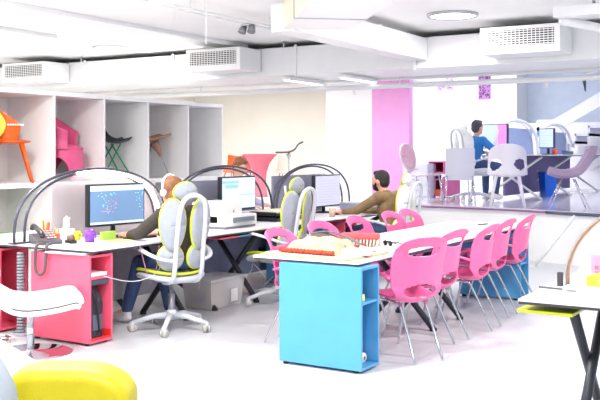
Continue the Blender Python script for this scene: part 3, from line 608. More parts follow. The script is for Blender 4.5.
t=thing('paper_cup','small brown paper cup on the far desk by the lilac monitor','cup',(-5.02,9.0,DZ)); MB().lathe([(.03,0),(.04,.10),(.037,.10),(.027,.005)],seg=20).build('cup_body',mat('kraft_cup',(205,178,160),.6),t); MB().tube([V((.0405*math.cos(a),.0405*math.sin(a),.10)) for a in [2*PI*k/20 for k in range(20)]],.003,6,closed=True).build('lip',wplast,t)
t=thing('keyboard','dark keyboard under the hands of the bearded person','keyboard',(-5.18,9.52,DZ),90); boxo('keyboard_case',-.2,.2,-.06,.06,0,.012,black,t,bevel=.004); boxo('keys',-.19,.19,-.05,.05,.012,.017,MATS['key_dark'],t)
t=thing('desk_box','lilac grey box standing on the far end of the far desk','box',(-5.4,10.3,DZ)); boxo('box_body',-.12,.12,-.2,.2,0,.085,mat('lilac_box',(170,174,200),.5),t,bevel=.004); boxo('box_lid',-.125,.125,-.205,.205,.085,.10,mat('lilac_lid',(196,198,215),.5),t,bevel=.002)
# ------------------------------------------------------------------ storage crate & cables & floor things
t=thing('storage_crate','clear plastic storage crate with lid on the floor beside the second desk','crate',(-5.16,6.93,0),0)
m=MB(); q=[(-.17,-.27),(.17,-.27),(.17,.27),(-.17,.27)]
def ring(s,z): return [m.bm.verts.new(V((x*s,y*s,z))) for x,y in q]
a0=ring(.88,0.004);a1=ring(1,.255); m.f(a0)
for i in range(4): m.f([a0[i],a0[(i+1)%4],a1[(i+1)%4],a1[i]])
m.build('crate_body',frost,t,solid=.004,bevel=.01); boxo('lid',-.185,.185,-.285,.285,.256,.285,frost,t,bevel=.008)
for y in (-.292,.286): boxo('clip',-.05,.05,y,y+.006,.2,.27,frost,t)
c=thing('cardboard_box','tan box with a purple label inside the clear crate','box',(-5.18,6.86,.012)); boxo('carton',-.12,.12,-.16,.10,0,.20,mat('tan_card',(206,184,144),.7),c); boxo('label_patch',-.0,.1,-.164,-.161,.03,.14,mat('purple_label',(120,90,160),.5),c)
tag(boxo('notebook_stack',-5.27,-5.06,6.99,7.11,.012,.13,mat('white_books',(225,228,232),.6,var=.06)),'white stacked notebooks inside the clear crate','notebooks')
tag(boxo('label_sheet',-4.989,-4.986,6.97,7.08,.05,.17,wplast,bevel=0),'white printed sheet on the end of the clear crate','label')
def wire(label,pts,r=.005,mt=None): return tag(MB().tube(cr(pts,6),r,6).build('cable',mt or wcable),label,'cable')
wire('white cable tangle looping under the second desk',[(-5.5,7.7,.01),(-5.4,7.9,.2),(-5.3,7.8,.3),(-5.25,7.95,.15),(-5.35,8.1,.05),(-5.2,8.2,.22),(-5.15,8.1,.3),(-5.1,8.0,.12),(-5.2,7.85,.01),(-5.35,7.7,.01)])
wire('grey cable loop beside the blue cabinet under the second desk',[(-5.3,8.0,.01),(-5.2,8.1,.15),(-5.2,8.28,.27),(-5.1,8.3,.18),(-5.12,8.18,.03),(-5.0,8.1,.01)],.006,cable)
wire('white cable hanging from the near desk towards the pink cabinet',[(-5.82,4.95,.74),(-5.84,4.93,.6),(-5.80,4.93,.5),(-5.83,4.93,.35),(-5.8,4.93,.2),(-5.82,4.9,.01),(-5.7,4.85,.008)],.004)
wire('thin pale cable drooping in front of the near office chair',[(-4.83,5.5,.72),(-4.8,5.55,.5),(-4.78,5.6,.42),(-4.82,5.7,.55),(-4.84,5.75,.7)],.004,mat('mauve_cable',(200,140,180),.5))
wire('white cable from the black bag up to the office chair',[(-4.84,5.1,.52),(-4.75,5.25,.47),(-4.7,5.4,.47),(-4.72,5.6,.52),(-4.8,5.8,.7)],.0028)
for k,(cc,l) in enumerate((((230,230,230),'white'),((150,70,80),'dark red'),((70,70,78),'black'))):
    wire('%s cable lying in the tangle on the floor beneath the left desk'%l,[(-5.9+.05*k,4.75,.008),(-5.65,4.62+.08*k,.02),(-5.5,4.8-.05*k,.03),(-5.7,4.9,.01),(-5.95,4.7,.03),(-6.1,4.62+.03*k,.01)],.007,mat('floor_cable_%s'%l.replace(' ','_'),cc,.5))
t=thing('power_adapter','pale power adapter lying in the cables left of the pink cabinet','adapter',(-5.78,4.78,0)); boxo('adapter_body',-.05,.05,-.035,.035,0,.04,mat('adapter_white',(225,220,212),.5),t,bevel=.008); MB().tube([(.05,0,.02),(.08,.01,.012)],.006,6).build('plug_tail',wcable,t)
t=thing('cable_duct','grey translucent cable column between the two pink cabinets','cable duct',(-5.66,5.02,0))
m=MB()
for k in range(26): m.lathe([(.026,.02+k*.025),(.034,.026+k*.025),(.034,.036+k*.025),(.026,.042+k*.025)],seg=14,cap=False)
m.build('segments',mat('duct_grey',(140,140,152),.4),t); MB().lathe([(.07,0),(.07,.012),(.03,.02)],seg=20).build('foot',greyf,t)
# black bag in cabinet, box above
t=thing('backpack','black bag standing inside the near pink cabinet','bag',(-4.99,5.095,.0418))
def bagf(u,v):
    a=2*PI*u; x=math.copysign(abs(math.cos(a))**.6,math.cos(a)); y=math.copysign(abs(math.sin(a))**.6,math.sin(a)); s=(1-.45*max(0,v-.7)/.3)*(1+.05*math.sin(9*v+3*u*6))
    return V((.105*x*s-.02,.092*y*s,.40*v))
m=MB(); m.grid(bagf,24,14); vs=[bagf(k/24,1) for k in range(24)]; m.f([m.bm.verts.new(p) for p in vs]); m.build('bag_body',mat('black_nylon',(46,50,64),.6,bump=.6,scale=14,var=.3),t)
MB().tube(cr([(.07,-.05,.38),(.10,-.03,.28),(.10,0,.15),(.09,.02,.05)],5),.012,8,flat=.4).build('strap',black,t)
m=MB(); m.box(.086,.092,-.05,.05,.06,.18); m.build('pocket',mat('grey_nylon',(86,92,112),.6),t,bevel=.003)
t=thing('red_tray','shallow red tray under the black bag in the pink cabinet','tray',(-4.862,5.095,.0385)); m=MB(); m.box(-.25,.0,-.105,-.10,0,.03); m.box(-.25,.0,.10,.105,0,.06); m.box(-.01,0,-.105,.105,0,.016); m.box(-.25,.0,-.105,.105,0,.003); m.build('tray_rim',mat('red_plastic',(226,50,40),.4),t,smooth=False)
tag(boxo('paper_stack',-5.08,-4.88,5.0,5.18,.519,.545,wplast),'white papers on the shelf of the near pink cabinet','papers')
tag(boxo('black_box',-5.08,-4.875,4.995,5.195,.4555,.4975,mat('box_slate',(70,74,88),.5)),'dark box above the black bag in the pink cabinet','box')
# items in near blue cabinet
t=thing('paper_roll','white roll of paper lying in the bottom of the near blue cabinet','paper roll',(-2.76,5.345,.078)); MB().tube([(-.30,0,0),(0,0,0)],.037,18).build('roll',wplast,t); MB().tube([(.0,0,0),(.001,0,0)],.014,12).build('core',mat('card_core',(110,84,60),.7),t)
t=thing('paper_roll','second white roll beside the first in the near blue cabinet','paper roll',(-2.78,5.43,.074)); MB().tube([(-.30,0,0),(0,0,0)],.035,18).build('roll',wplast,t); MB().tube([(.0,0,0),(.001,0,0)],.013,12).build('core',MATS['card_core'],t)
tag(boxo('yellow_pad',-2.88,-2.75,5.31,5.38,.469,.515,mat('cream_yellow',(246,232,130),.6)),'small yellow block on the middle shelf of the near blue cabinet','box')
boxo('maker_plate',-2.87,-2.825,5.2665,5.2698,.055,.0585,wplast,bpy.data.objects['side_cabinet'],bevel=0,label='tiny white maker plate')
# ------------------------------------------------------------------ table items
TZ=.7302
t=thing('sample_board','tan board carrying the textile samples on the near end of the table','board',(-3.2,5.55,TZ),-4)
boxo('board',-.36,.35,-.20,.36,0,.012,mat('tan_board',(206,182,140),.6),t); boxo('backing_sheet',-.35,.34,-.19,.35,.012,.02,mat('ivory_sheet',(236,230,214),.6),t)
def lump(nm,label,cat,c,sx,sy,h,mt,rz,bs=40):
    R=random.Random(hash(nm)%99 if False else len(label)); ph=[R.random()*6 for _ in range(6)]
    def f(u,v):
        x=(u-.5)*2; y=(v-.5)*2; e=(1-abs(x)**4)*(1-abs(y)**4)
        return V((x*sx,y*sy,h*e**.5*(.85+.15*math.sin(7*x+ph[0])*math.sin(6*y+ph[1]))+.004*math.sin(40*x+ph[2])*math.sin(36*y)*e))
    t=thing(nm,label,cat,c,rz); MB().grid(f,40,30).build('pile',mt,t); 
    return t
wool=mat('ivory_wool',(196,184,156),.95,bump=1.,scale=14,bscale=90); redw=mat('rust_wool',(176,70,48),.95,bump=1.,scale=14,bscale=90)
l1=lump('wool_rug_sample','ivory shaggy rug sample with a rust red edge on the tan board','rug sample',(-3.21,5.60,TZ+.0205),.22,.17,.115,wool,-4)
def fr(u,v): a=PI*v; x=(u-.5)*2; return V((x*.235,-.178-.022*math.sin(a)*(1+.3*math.sin(30*x)),.018+.016*math.cos(a)+.004*math.sin(50*x)))
MB().grid(fr,60,8).build('red_fringe',redw,l1,label='rust red fringed edge')
l2=lump('wool_rug_sample','white rug sample with red dots beside the ivory one','rug sample',(-2.99,5.66,TZ+.0205),.14,.15,.05,mat('speckled_wool',(200,200,208),.95,bump=1.,scale=10,bscale=80),20)
for x,y in ((-.06,-.06),(.03,-.02),(-.02,.05),(.07,.06)): MB().ell((x,y,.05),(.022,.018,.012),10,6).build('red_tuft',redw,l2)
t=thing('felt_bag','dark brown felt bag lying behind the rug samples, with a grey strap','bag',(-3.36,5.88,TZ),5)
MB().ell((0,0,.005),(.19,.08,.125),20,10,zmin=0).build('bag_body',mat('brown_felt',(104,88,84),.9,bump=.5,scale=20),t)
MB().tube(cr([(-.1,.02,.12),(.06,0,.14),(.22,-.02,.10),(.36,-.06,.05),(.46,-.12,.02)],6),.022,8,flat=.35).build('strap',mat('grey_strap',(110,110,120),.7),t)
t=thing('brush','red topped white brush lying on the table before the third left chair','brush',(-3.26,6.30,TZ),18)
m=MB()
for i in range(12):
    for j in range(6): m.tube([(-.14+i*.025,-.06+j*.024,.0),(-.15+i*.027,-.066+j*.026,.055)],[.010,.008],5)
m.build('bristles',mat('speckled_bristle',(226,206,190),.9,var=.3,scale=40),t,kind='stuff'); boxo('brush_back',-.16,.15,-.07,.07,.05,.10,mat('coral_red',(226,88,92),.6,bump=.3,scale=30),t,bevel=.02)
t=thing('sunglasses','pair of dark sunglasses on the table in front of the bearded person','glasses',(-3.07,6.40,TZ),-30)
for s in (-1,1): MB().ell((s*.035,0,.022),(.028,.006,.021),16,8).build('lens',black,t); MB().tube([(s*.065,0,.03),(s*.066,.05,.03),(s*.06,.12,.006)],.004,6).build('temple',black,t)
MB().tube([(-.01,0,.03),(.01,0,.03)],.004,6).build('bridge',black,t)
for k,(x,y,a,l) in enumerate(((-3.0,6.1,12,'white sheet of paper hanging at the table edge near the first pink chair'),(-3.2,7.3,-8,'white sheet of paper in the middle of the table'),(-3.05,6.45,30,'white sheet of paper beside the sunglasses'))):
    o=tag(MB().box(-.15,.15,-.11,.11,0,.002).build('paper_sheet',mat('paper_white',(248,248,250),.5,var=.01),smooth=False,loc=(x,y,TZ)),l,'paper'); o.rotation_euler=(0,0,rad(a))
t=thing('wooden_ruler','thin brown ruler lying by the nearest pink chair','ruler',(-2.93,5.92,TZ+.003),25); boxo('ruler_strip',-.09,.09,-.012,.012,0,.004,mat('ruler_brown',(150,120,96),.6),t,bevel=0)
t=thing('pencil','small dark pencil near the far end of the table','pencil',(-3.15,8.8,TZ+.006),70); MB().tube([(-.08,0,0),(.07,0,0),(.085,0,0)],[.005,.005,.001],8).build('shaft',black,t)
# ------------------------------------------------------------------ right desk items
t=thing('laptop_dock','white flat box at the foot of the glowing arch on the right desk','box',(-1.0,4.72,.7302),-2); boxo('case',-.22,.5,-.14,.28,0,.055,wplast,t,bevel=.006); boxo('badge',-.20,-.15,-.1415,-.1402,.03,.04,mat('badge_grey',(150,150,160),.4),t,bevel=0)
t=thing('foot_clamp','dark clamp at the base of the bronze arch hoops','clamp',(-1.335,4.97,.7302)); boxo('clamp_body',-.018,.012,-.014,.014,0,.075,mat('clamp_dark',(70,66,74),.4),t)
t=thing('yellow_box','yellow box at the right edge of the right desk','box',(-1.06,4.74,.7855),-4); boxo('carton',-.06,.22,-.08,.08,0,.05,mat('yellow_card',(244,222,60),.5),t,bevel=.004); boxo('side_label',0,.1,-.082,-.0802,.01,.035,mat('yellow_pale',(250,240,150),.5),t,bevel=0)
t=thing('pink_card','pink card standing behind the yellow box','card',(-1.10,4.87,.7855),-6); boxo('card',-.05,.16,-.004,.004,0,.135,mat('pale_pink_card',(240,160,195),.6),t,bevel=0); 
m=MB()
for i in range(3):
    for j in range(2): m.box(-.03+i*.03,-.01+i*.03,-.0052,-.0041,.03+j*.03,.05+j*.03)
m.build('printed_marks',mat('rose_print',(220,110,150),.6),t,smooth=False)
t=thing('pen','grey pen lying on the left edge of the right desk','pen',(-1.33,4.83,.735),-10); MB().tube([(-.09,0,0),(.08,0,0),(.09,0,0)],[.005,.005,.001],8).build('barrel',cable,t)
# ------------------------------------------------------------------ foreground seats
t=thing('lounge_stool','white padded swivel lounge seat on a chrome pole and disc base','stool',(-5.085,4.60,0),50)
pr=[(-.55,.50),(-.40,.52),(-.28,.50),(-.14,.432),(0,.415),(.2,.43),(.36,.455),(.41,.44)]
cu=cr([(x,0,z) for x,z in pr],5)
def stf(off,th):
    def f(u,v):
        k=v*(len(cu)-1); i=min(int(k),len(cu)-2); p=cu[i].lerp(cu[i+1],k-i); return V((p.x*.83,(u-.5)*.56,p.z+off-.008*(2*u-1)**2))
    return f
MB().grid(stf(.0,0),10,30).build('seat_cushion',mat('white_leather',(206,204,200),.45,bump=.1,scale=20,var=.02),t,solid=.05,bevel=.012)
MB().grid(stf(-.062,0),10,30).build('seat_shell',whitep,t,solid=.035,bevel=.01)
MB().tube([(.335,-.27,.40),(.345,-.12,.40),(.345,.12,.40),(.335,.27,.40)],.022,8).build('front_edge',whitep,t)
MB().tube([(0,0,.01),(0,0,.335)],.026,16).build('pole',chrome,t); MB().lathe([(.30,0),(.30,.006),(.27,.014),(.03,.022),(.028,.03)],seg=48).build('disc_base',mat('polished_disc',(225,225,230),.06,1.,var=.01),t)
t=thing('side_table','low white table at the lower left corner in front of the lounge seat','table',(-3.72,2.74,0),-25)
m=MB(); m.box(-.62,1.0,-.72,.45,.435,.455); m.build('tabletop',white,t,bevel=.004)
for x in (-.5,.85):
    for y in (-.6,.38): MB().tube([(x,y,0),(x,y,.436)],.018,10).build('leg',whitep,t)
t=thing('armchair','yellow upholstered armchair with a pale grey side, at the bottom left corner','armchair',(-2.04,2.0,0),0)
def af(u,v): # rounded back slab
    return V((0,0,0))
rd=Matrix.Rotation(rad(31),4,'Z')
def slab(m,x0,x1,y0,y1,z0,z1,r,n=10):
    # rounded top-ends slab in camera-like local frame
    pl=[(x0,z0),(x1,z0)]
    for k in range(n+1): a=k/n*PI/2; pl.append((x1-r+r*math.cos(a),z1-r*.62+r*.62*math.sin(a)))
    for k in range(n+1): a=PI/2+k/n*PI/2; pl.append((x0+r*.7+r*.7*math.cos(a),z1-r*.4+r*.4*math.sin(a)))
    A=[m.bm.verts.new(rd@V((a,y0,b))) for a,b in pl]; B=[m.bm.verts.new(rd@V((a,y1,b))) for a,b in pl]; n_=len(pl)
    m.f(A[::-1]); m.f(B)
    for i in range(n_): m.f([A[i],A[(i+1)%n_],B[(i+1)%n_],B[i]])
m=MB(); slab(m,-.19,.20,-.09,.09,.1,.81,.16); m.build('arm_panel',yellow,t,bevel=.035)
m=MB(); slab(m,-.75,-.19,-.55,.12,.3,.45,.05); m.build('seat',yellow,t,bevel=.03)
for x,y in ((-.1,0),(-.65,0)): q=rd@V((x,y,0)); MB().tube([(q.x,q.y,0),(q.x,q.y,.32)],.018,10).build('leg',chrome,t)
gs=cr([(-.30,-.15,.98),(-.215,-.15,.925),(-.165,-.15,.872),(-.125,-.15,.80),(-.11,-.15,.74),(-.10,-.15,.6),(-.10,-.15,.45)],6)
MB().grid(lambda u,v: rd@(gs[min(int(v*(len(gs)-1)),len(gs)-1)]+V((-.5*u*(1-.2*v),-.18*math.sin(u*2),.06*math.sin(u*PI)*(1-v)))),10,len(gs)-1).build('back_shell',mat('pale_grey_shell',(150,158,168),.4,var=.02),t,solid=.02,label='pale grey backrest shell')
# ------------------------------------------------------------------ chairs on the shelf
ZS=1.116
# orange chair with yellow back disc
t=thing('orange_chair','orange tub chair with a yellow round panel in the upper shelf bay','chair',(-8.27,7.16,ZS),-40); t.scale=(1.18,1.18,1.12)
def tub(u,v):
    a=rad(-25)+rad(230)*u; R=.27*(.72+.28*v); wv=.16+.24*math.sin(PI*u)**.8
    return V((R*math.cos(a),-R*math.sin(a)*.95,.42+v*wv))
MB().grid(tub,26,8).build('back_shell',orange,t,solid=.014,sub=1)
m=MB(); m.ell((0,0,.425),(.21,.21,.03),20,8); m.build('seat',orange,t)
for x,y in ((-.16,-.14),(.16,-.14),(-.16,.16),(.16,.16)): MB().tube([(x*.7,y*.7,.42),(x*1.35,y*1.35,.005)],[.024,.012],8).build('leg',orange,t)
m=MB(); m.ell((.24,-.15,.60),(.02,.12,.15),20,10); m.build('round_panel',mat('yellow_plastic',(246,224,80),.4),t,label='pale yellow round panel')
m=MB()
for k in range(7): m.box(.262,.266,-.02+k*.022,-.004+k*.022,.585,.60)
m.build('lettering',wplast,t,smooth=False)
# pink high arm chair
pinkm=mat('matte_pink_plastic',(226,92,140),.5)
t=thing('pink_armchair','pink moulded plastic armchair with an arched base in the second shelf bay','chair',(-8.3,8.02,ZS),-58); t.scale=(1.08,1.08,1.08)
def fa(u,v):
    a=rad(-32)+rad(244)*u; s=math.sin(PI*u); flare=1+.18*(v-.35)**2*3
    x=.27*math.cos(a)*flare; y=-.25*math.sin(a)*flare-.03*v
    return V((x,y,.36+v*(.20+.32*s**1.5)))
MB().grid(fa,28,10).build('back_shell',pinkm,t,solid=.03,sub=1)
MB().ell((0,0,.37),(.25,.24,.05),24,8).build('seat',pinkm,t)
def fb(u,v):
    a=2*PI*u;  x=.25*math.cos(a)*(1+.1*(1-v)); y=.23*math.sin(a)*(1+.12*(1-v)); zb=.27*math.sqrt(max(0,1-(math.sin(a)/.62)**2))
    return V((x,y,zb+(.37-zb)*v))
MB().grid(fb,64,8).build('base_skirt',pinkm,t,solid=.03)
# black chair with green leg
t=thing('black_chair','black low shell chair on slanting green legs in the third shelf bay','chair',(-8.42,9.0,ZS),-22); t.scale=(.9,.8,1)
c1=cr([(0,-.24,.80),(0,-.22,.68),(0,-.17,.56),(0,-.06,.49),(0,.10,.47),(0,.26,.49),(0,.31,.51)],4)
MB().grid(lambda u,v:(lambda p:V(((u-.5)*(.42-.12*abs(v-.5)),p.y,p.z+.05*(2*u-1)**2)))(c1[min(int(v*(len(c1)-1)+.5),len(c1)-1)]),10,len(c1)-1).build('shell',mat('black_shell',(40,46,56),.35),t,solid=.022,sub=1)
gl=mat('green_metal',(20,150,100),.4)
for x,y0,y1 in ((-.12,-.05,.30),(.12,-.05,.30),(-.12,.12,-.24),(.12,.12,-.24)): MB().tube([(x,y0,.47),(x*1.5,y1,.005)],.012,8).build('leg',gl,t)
# brown stool chair
t=thing('brown_chair','brown sculpted wooden chair with a thin chrome leg in the fourth shelf bay','chair',(-8.42,9.84,ZS),-25); t.scale=(.9,.8,1)
bw=mat('brown_wood',(178,140,116),.5,scale=12,var=.15)
c2=cr([(0,-.26,.84),(0,-.25,.66),(0,-.2,.52),(0,-.06,.5),(0,.10,.53),(0,.24,.56),(0,.27,.57)],4)
w2=lambda v:.13+.12*abs(math.cos(v*PI*1.1))
MB().grid(lambda u,v:(lambda p:V(((u-.5)*2*w2(v),p.y,p.z+.03*(2*u-1)**2)))(c2[min(int(v*(len(c2)-1)+.5),len(c2)-1)]),10,len(c2)-1).build('shell',bw,t,solid=.04,sub=1)
MB().tube([(0,.04,.50),(0,.14,.38),(0,.17,.30)],[.09,.05,.02],12).build('seat_stem',bw,t)
for x,y in ((0,.34),(-.2,-.2),(.2,-.2)): MB().tube([(0,.15,.34) if y>0 else (x*.4,-.05,.48),(x,y,.005)],.012,8).build('leg',chrome,t)
# low relief in fifth bay
t=thing('pale_panel','pale square panel standing in the fifth shelf bay','panel',(-8.55,10.45,ZS)); boxo('panel',0,.03,-.22,.25,0,.62,mat('pale_panel_grey',(218,222,230),.5),t); boxo('hook',.03,.05,-.1,-.08,.55,.6,steel,t)
# lime chair in lower bay
t=thing('lime_chair','lime green plastic chair in the lower left shelf bay','chair',(-8.3,7.02,.071),-60)
lg=mat('lime_plastic',(160,220,40),.4)
c3=cr([(0,-.20,.85),(0,-.19,.65),(0,-.17,.47),(0,.0,.43),(0,.2,.45)],4)
MB().grid(lambda u,v:(lambda p:V(((u-.5)*.42,p.y,p.z+.02*(2*u-1)**2)))(c3[min(int(v*(len(c3)-1)+.5),len(c3)-1)]),8,len(c3)-1).build('shell',lg,t,solid=.015,sub=1)
for x,y in ((-.18,-.16),(.18,-.16),(-.18,.18),(.18,.18)): MB().tube([(x*.8,y*.8,.43),(x*1.1,y*1.2,.004)],.012,8).build('leg',lg,t)
# ------------------------------------------------------------------ display plinth at back
t=thing('display_plinth','low white display plinth before the cream wall carrying chairs','plinth'); boxo('plinth_body',-11.2,-7.6,13.3,14.3,0,.62,shelfw,t); boxo('plinth_top',-11.22,-7.58,13.28,14.32,.62,.66,shelfw,t)
ZP=.6605
t=thing('pink_cone_chair','pink flared one-piece chair on the plinth behind the arches','chair',(-9.18,13.7,ZP),0)
pk2=mat('salmon_pink_plastic',(240,120,140),.5)
cc=[(0,.17),(.2,.13),(.42,.13),(.6,.18),(.72,.27),(.785,.34)]
def fc(u,v):
    k=v*(len(cc)-1); i=min(int(k),len(cc)-2); tt=k-i; z=cc[i][0]*(1-tt)+cc[i+1][0]*tt; r=cc[i][1]*(1-tt)+cc[i+1][1]*tt; a=2*PI*u
    return V((r*math.cos(a)+.03*v,r*.8*math.sin(a),z))
m=MB(); m.grid(fc,28,14); m.build('flared_body',pk2,t,solid=.015,off=0,sub=1); MB().ell((.02,0,.45),(.13,.1,.02),20,6).build('seat',pk2,t)
t=thing('bar_stool','dark sculpted bar stool standing tall on the plinth','stool',(-8.5,13.65,ZP),31); t.scale=(.8,.8,1)
c4=cr([(-.30,0,.83),(-.15,0,.83),(0,0,.84),(.12,0,.88),(.2,0,.97),(.32,0,1.02)],5)
MB().grid(lambda u,v:(lambda p:V((p.x,(u-.5)*(.30-.2*max(0,v-.5)),p.z-.01*(2*u-1)**2)))(c4[min(int(v*(len(c4)-1)+.5),len(c4)-1)]),8,len(c4)-1).build('seat',mat('dark_taupe',(84,76,78),.5),t,solid=.03,sub=1)
MB().tube([(0,0,.015),(0,0,.82)],.022,12).build('pole',steel,t); MB().lathe([(.2,0),(.2,.012),(.03,.02)],seg=24).build('base',steel,t); MB().lathe([(.07,.78),(.025,.70)],seg=12).build('collar',steel,t)
for k,(x,mt,l) in enumerate(((-9.95,orange,'orange shell chair at the left end of the back plinth'),(-9.58,mat('brick_red_plastic',(196,80,84),.5),'brick red shell chair on the plinth behind the seated person'),(-8.75,mat('cream_shell',(238,230,216),.4),'cream shell chair next to the pink flared chair'),(-8.05,wplast,'white tub chair at the right end of the plinth'))):
    t=thing('shell_chair',l,'chair',(x,13.95,ZP),180+8*k)
    cx=cr([(0,-.22,.74),(0,-.2,.6),(0,-.14,.46),(0,.05,.42),(0,.22,.44)],4)
    MB().grid(lambda u,v:(lambda p:V(((u-.5)*(.46-.1*(1-v)),p.y+.12*(2*u-1)**2*(1-v),p.z+.04*(2*u-1)**2)))(cx[min(int(v*(len(cx)-1)+.5),len(cx)-1)]),10,len(cx)-1).build('shell',mt,t,solid=.015,sub=1)
    for xx,yy in ((-.15,-.16),(.15,-.16),(-.15,.16),(.15,.16)): MB().tube([(xx*.6,yy*.6,.43),(xx*1.2,yy*1.2,.004)],.011,8).build('leg',chrome,t)
# ------------------------------------------------------------------ raised platform furniture
Z0=.7002
t=thing('shell_chair','beige oval-backed chair with thin frame at the left end of the platform','chair',(-5.62,12.95,Z0),-98)
oval=[V((.20*math.cos(a)*(1+.15*math.sin(a)),-.26-.05*math.sin(a),  .69+.21*math.sin(a))) for a in [2*PI*k/24 for k in range(24)]]
MB().tube(oval,.018,8,closed=True).build('back_frame',mat('beige_frame',(216,204,208),.4),t)
m=MB(); m.grid(lambda u,v:V((oval[int(u*24)%24].x*v,oval[int(u*24)%24].y*v-.26*(1-v)-.02*(1-v),.69+(oval[int(u*24)%24].z-.69)*v)),24,4); m.build('back_pad',mat('rose_beige',(222,170,190),.6),t,solid=.012)
m=MB(); m.grid(lambda u,v:V(((u-.5)*.44,-.22+.46*v,.455-.03*math.sin(PI*v)-.05*max(0,v-.8))),8,10); m.build('seat',MATS['beige_frame'],t,solid=.03,bevel=.01)
for x,y in ((-.19,-.24),(.19,-.24),(-.19,.22),(.19,.22)): MB().tube([(x*.9,y*.85,.44),(x*1.1,y*1.2,.004)],.011,8).build('leg',chrome,t)
MB().tube([(0,-.24,.46),(0,-.27,.50)],.05,10,flat=.4).build('back_stem',MATS['beige_frame'],t)
t=thing('side_chair','white square-backed chair seen from behind on the platform edge','chair',(-4.93,12.66,Z0),31)
bs=mat('cool_white_plastic',(218,218,232),.4,var=.02)
MB().grid(lambda u,v:V(((u-.5)*.43,-.22-.05*v+  .03*(2*u-1)**2,.36+.47*v)),8,6).build('backrest',bs,t,solid=.014,bevel=.004)
MB().grid(lambda u,v:V(((u-.5)*.43,-.22+.43*v,.44-.02*math.sin(PI*v))),8,6).build('seat',bs,t,solid=.014,bevel=.004)
for x,y in ((-.19,-.22),(.19,-.22),(-.19,.2),(.19,.2)): MB().tube([(x,y,.43),(x*1.15,y*1.15,.004)],.011,8).build('leg',chrome,t)
t=thing('armchair','white moulded armchair with two round openings in its back, middle of the platform edge','chair',(-4.09,12.42,Z0),20)
aw=mat('moulded_white',(234,230,242),.35,var=.02)
def ab(u,v):
    a=rad(-20)+rad(220)*u; s=math.sin(PI*u); x=.28*math.cos(a); y=-.26*math.sin(a)+.02
    return V((x*(1-.06*v),y-.05*v*s,.45+v*(.20+.24*s**.7)))
MB().grid(ab,48,20,lambda u,v: min(abs(u-.30),abs(u-.70))**2/.012+(v-.36)**2/.04<1).build('back_shell',aw,t,solid=.02,sub=1)
MB().ell((0,0,.45),(.25,.24,.03),24,8).build('seat',aw,t)
for x,y in ((-.19,-.18),(.19,-.18),(-.19,.18),(.19,.18)): MB().tube([(x*.8,y*.8,.45),(x*1.25,y*1.25,.004)],[.024,.013],8).build('leg',aw,t)
t=thing('lounge_chair','mauve grey curved shell chair in profile at the right of the platform','chair',(-3.24,12.42,Z0),112)
c5=cr([(0,-.36,.82),(0,-.35,.74),(0,-.28,.60),(0,-.18,.47),(0,-.05,.42),(0,.10,.41),(0,.22,.44),(0,.27,.46)],5)
MB().grid(lambda u,v:(lambda p:V(((u-.5)*(.48-.08*v),p.y,p.z+.04*(2*u-1)**2)))(c5[min(int(v*(len(c5)-1)+.5),len(c5)-1)]),10,len(c5)-1).build('shell',mauve,t,solid=.10,sub=1)
for x,y in ((-.17,-.2),(.17,-.2),(-.17,.2),(.17,.2)): MB().tube([(x*.5,y*.4,.40),(x*1.15,y*1.3,.004)],.009,8).build('leg',chrome,t)
t=thing('waste_bin','bright blue waste bin under the platform desk','bin',(-4.46,15.75,Z0)); MB().lathe([(.13,0),(.17,.42),(.165,.42),(.125,.01)],seg=4).build('bin_body',mat('bright_blue_plastic',(10,110,235),.35),t,smooth=False); MB().tube([V((.172*math.cos(a),.172*math.sin(a),.42)) for a in [PI/2*k for k in range(4)]],.008,6,closed=True).build('rim',MATS['bright_blue_plastic'],t)
cabinet('pink_cabinet','pink open cabinet with small things on the raised platform',(-6.10,15.05,.7),.74,.29,.62,mat('rose_lacquer',(236,110,170),.4),[.3,.42],rz=-90)
t=thing('drawer_unit','pale grey drawer unit left of the pink cabinet on the platform','drawer unit',(-6.36,14.05,Z0)); boxo('carcass',-.1,.36,-.0,.36,0,.58,bs,t)
for k in range(3): 
    d_=boxo('drawer',-.09,.35,-.012,-.001,.03+k*.18,.19+k*.18,mat('drawer_front',(210,212,224),.4),t); boxo('handle',.06,.2,-.022,-.013,.12+k*.18,.135+k*.18,steel,d_)
for k,(cc_,y,l) in enumerate((((240,120,80),14.55,'orange'),((60,60,90),14.65,'dark'))):
    t=thing('small_box','small %s object inside the pink cabinet on the platform'%l,'box',(-5.96+.0*y,14.42,.7385+(.0 if k==0 else .3))); boxo('box_body',-.05,.05,-.05,.05,0,.10,mat('smallbox_%d'%k,cc_,.5),t)
# platform desk
pd=desk('work_desk','white desk with two arches on the raised platform',-5.3,-4.05,14.3,18.7,1.43)
for y in (14.5,16.3,18.4): 
    for a,b in ((-5.2,-4.2),(-4.2,-5.2)): MB().tube([(a,y,1.40),(b,y,.70)],.02,8).build('leg',whitep,pd)
boxo('modesty_panel',-4.85,-4.81,14.5,18.6,.75,1.40,mat('violet_grey_panel',(140,128,176),.8),pd)
arch('white arched divider at the near end of the platform desk',(-4.8,13.95,1.4305),0,2.35,whitep,(.6,2.25,.46),None,'arched dividers on the platform',mat('blue_grey_panel',(150,168,210),.8),hr=.028)
arch('white arched divider at the far end of the platform desk',(-4.8,16.35,1.4305),0,2.3,whitep,(.2,2.15,.44),None,'arched dividers on the platform',MATS['blue_grey_panel'],hr=.028)
monitor('white screened monitor with a pink strip before the person in blue',(-4.93,14.18,1.4305),-16,.62,.40,.30,scrw,pinkbar,bez=mat('monitor_navy',(60,50,90),.4))
monitor('small pale monitor between the two arches on the platform desk',(-4.36,15.35,1.4305),-19,.30,.34,.28,scrw,rows,bez=MATS['monitor_navy'])
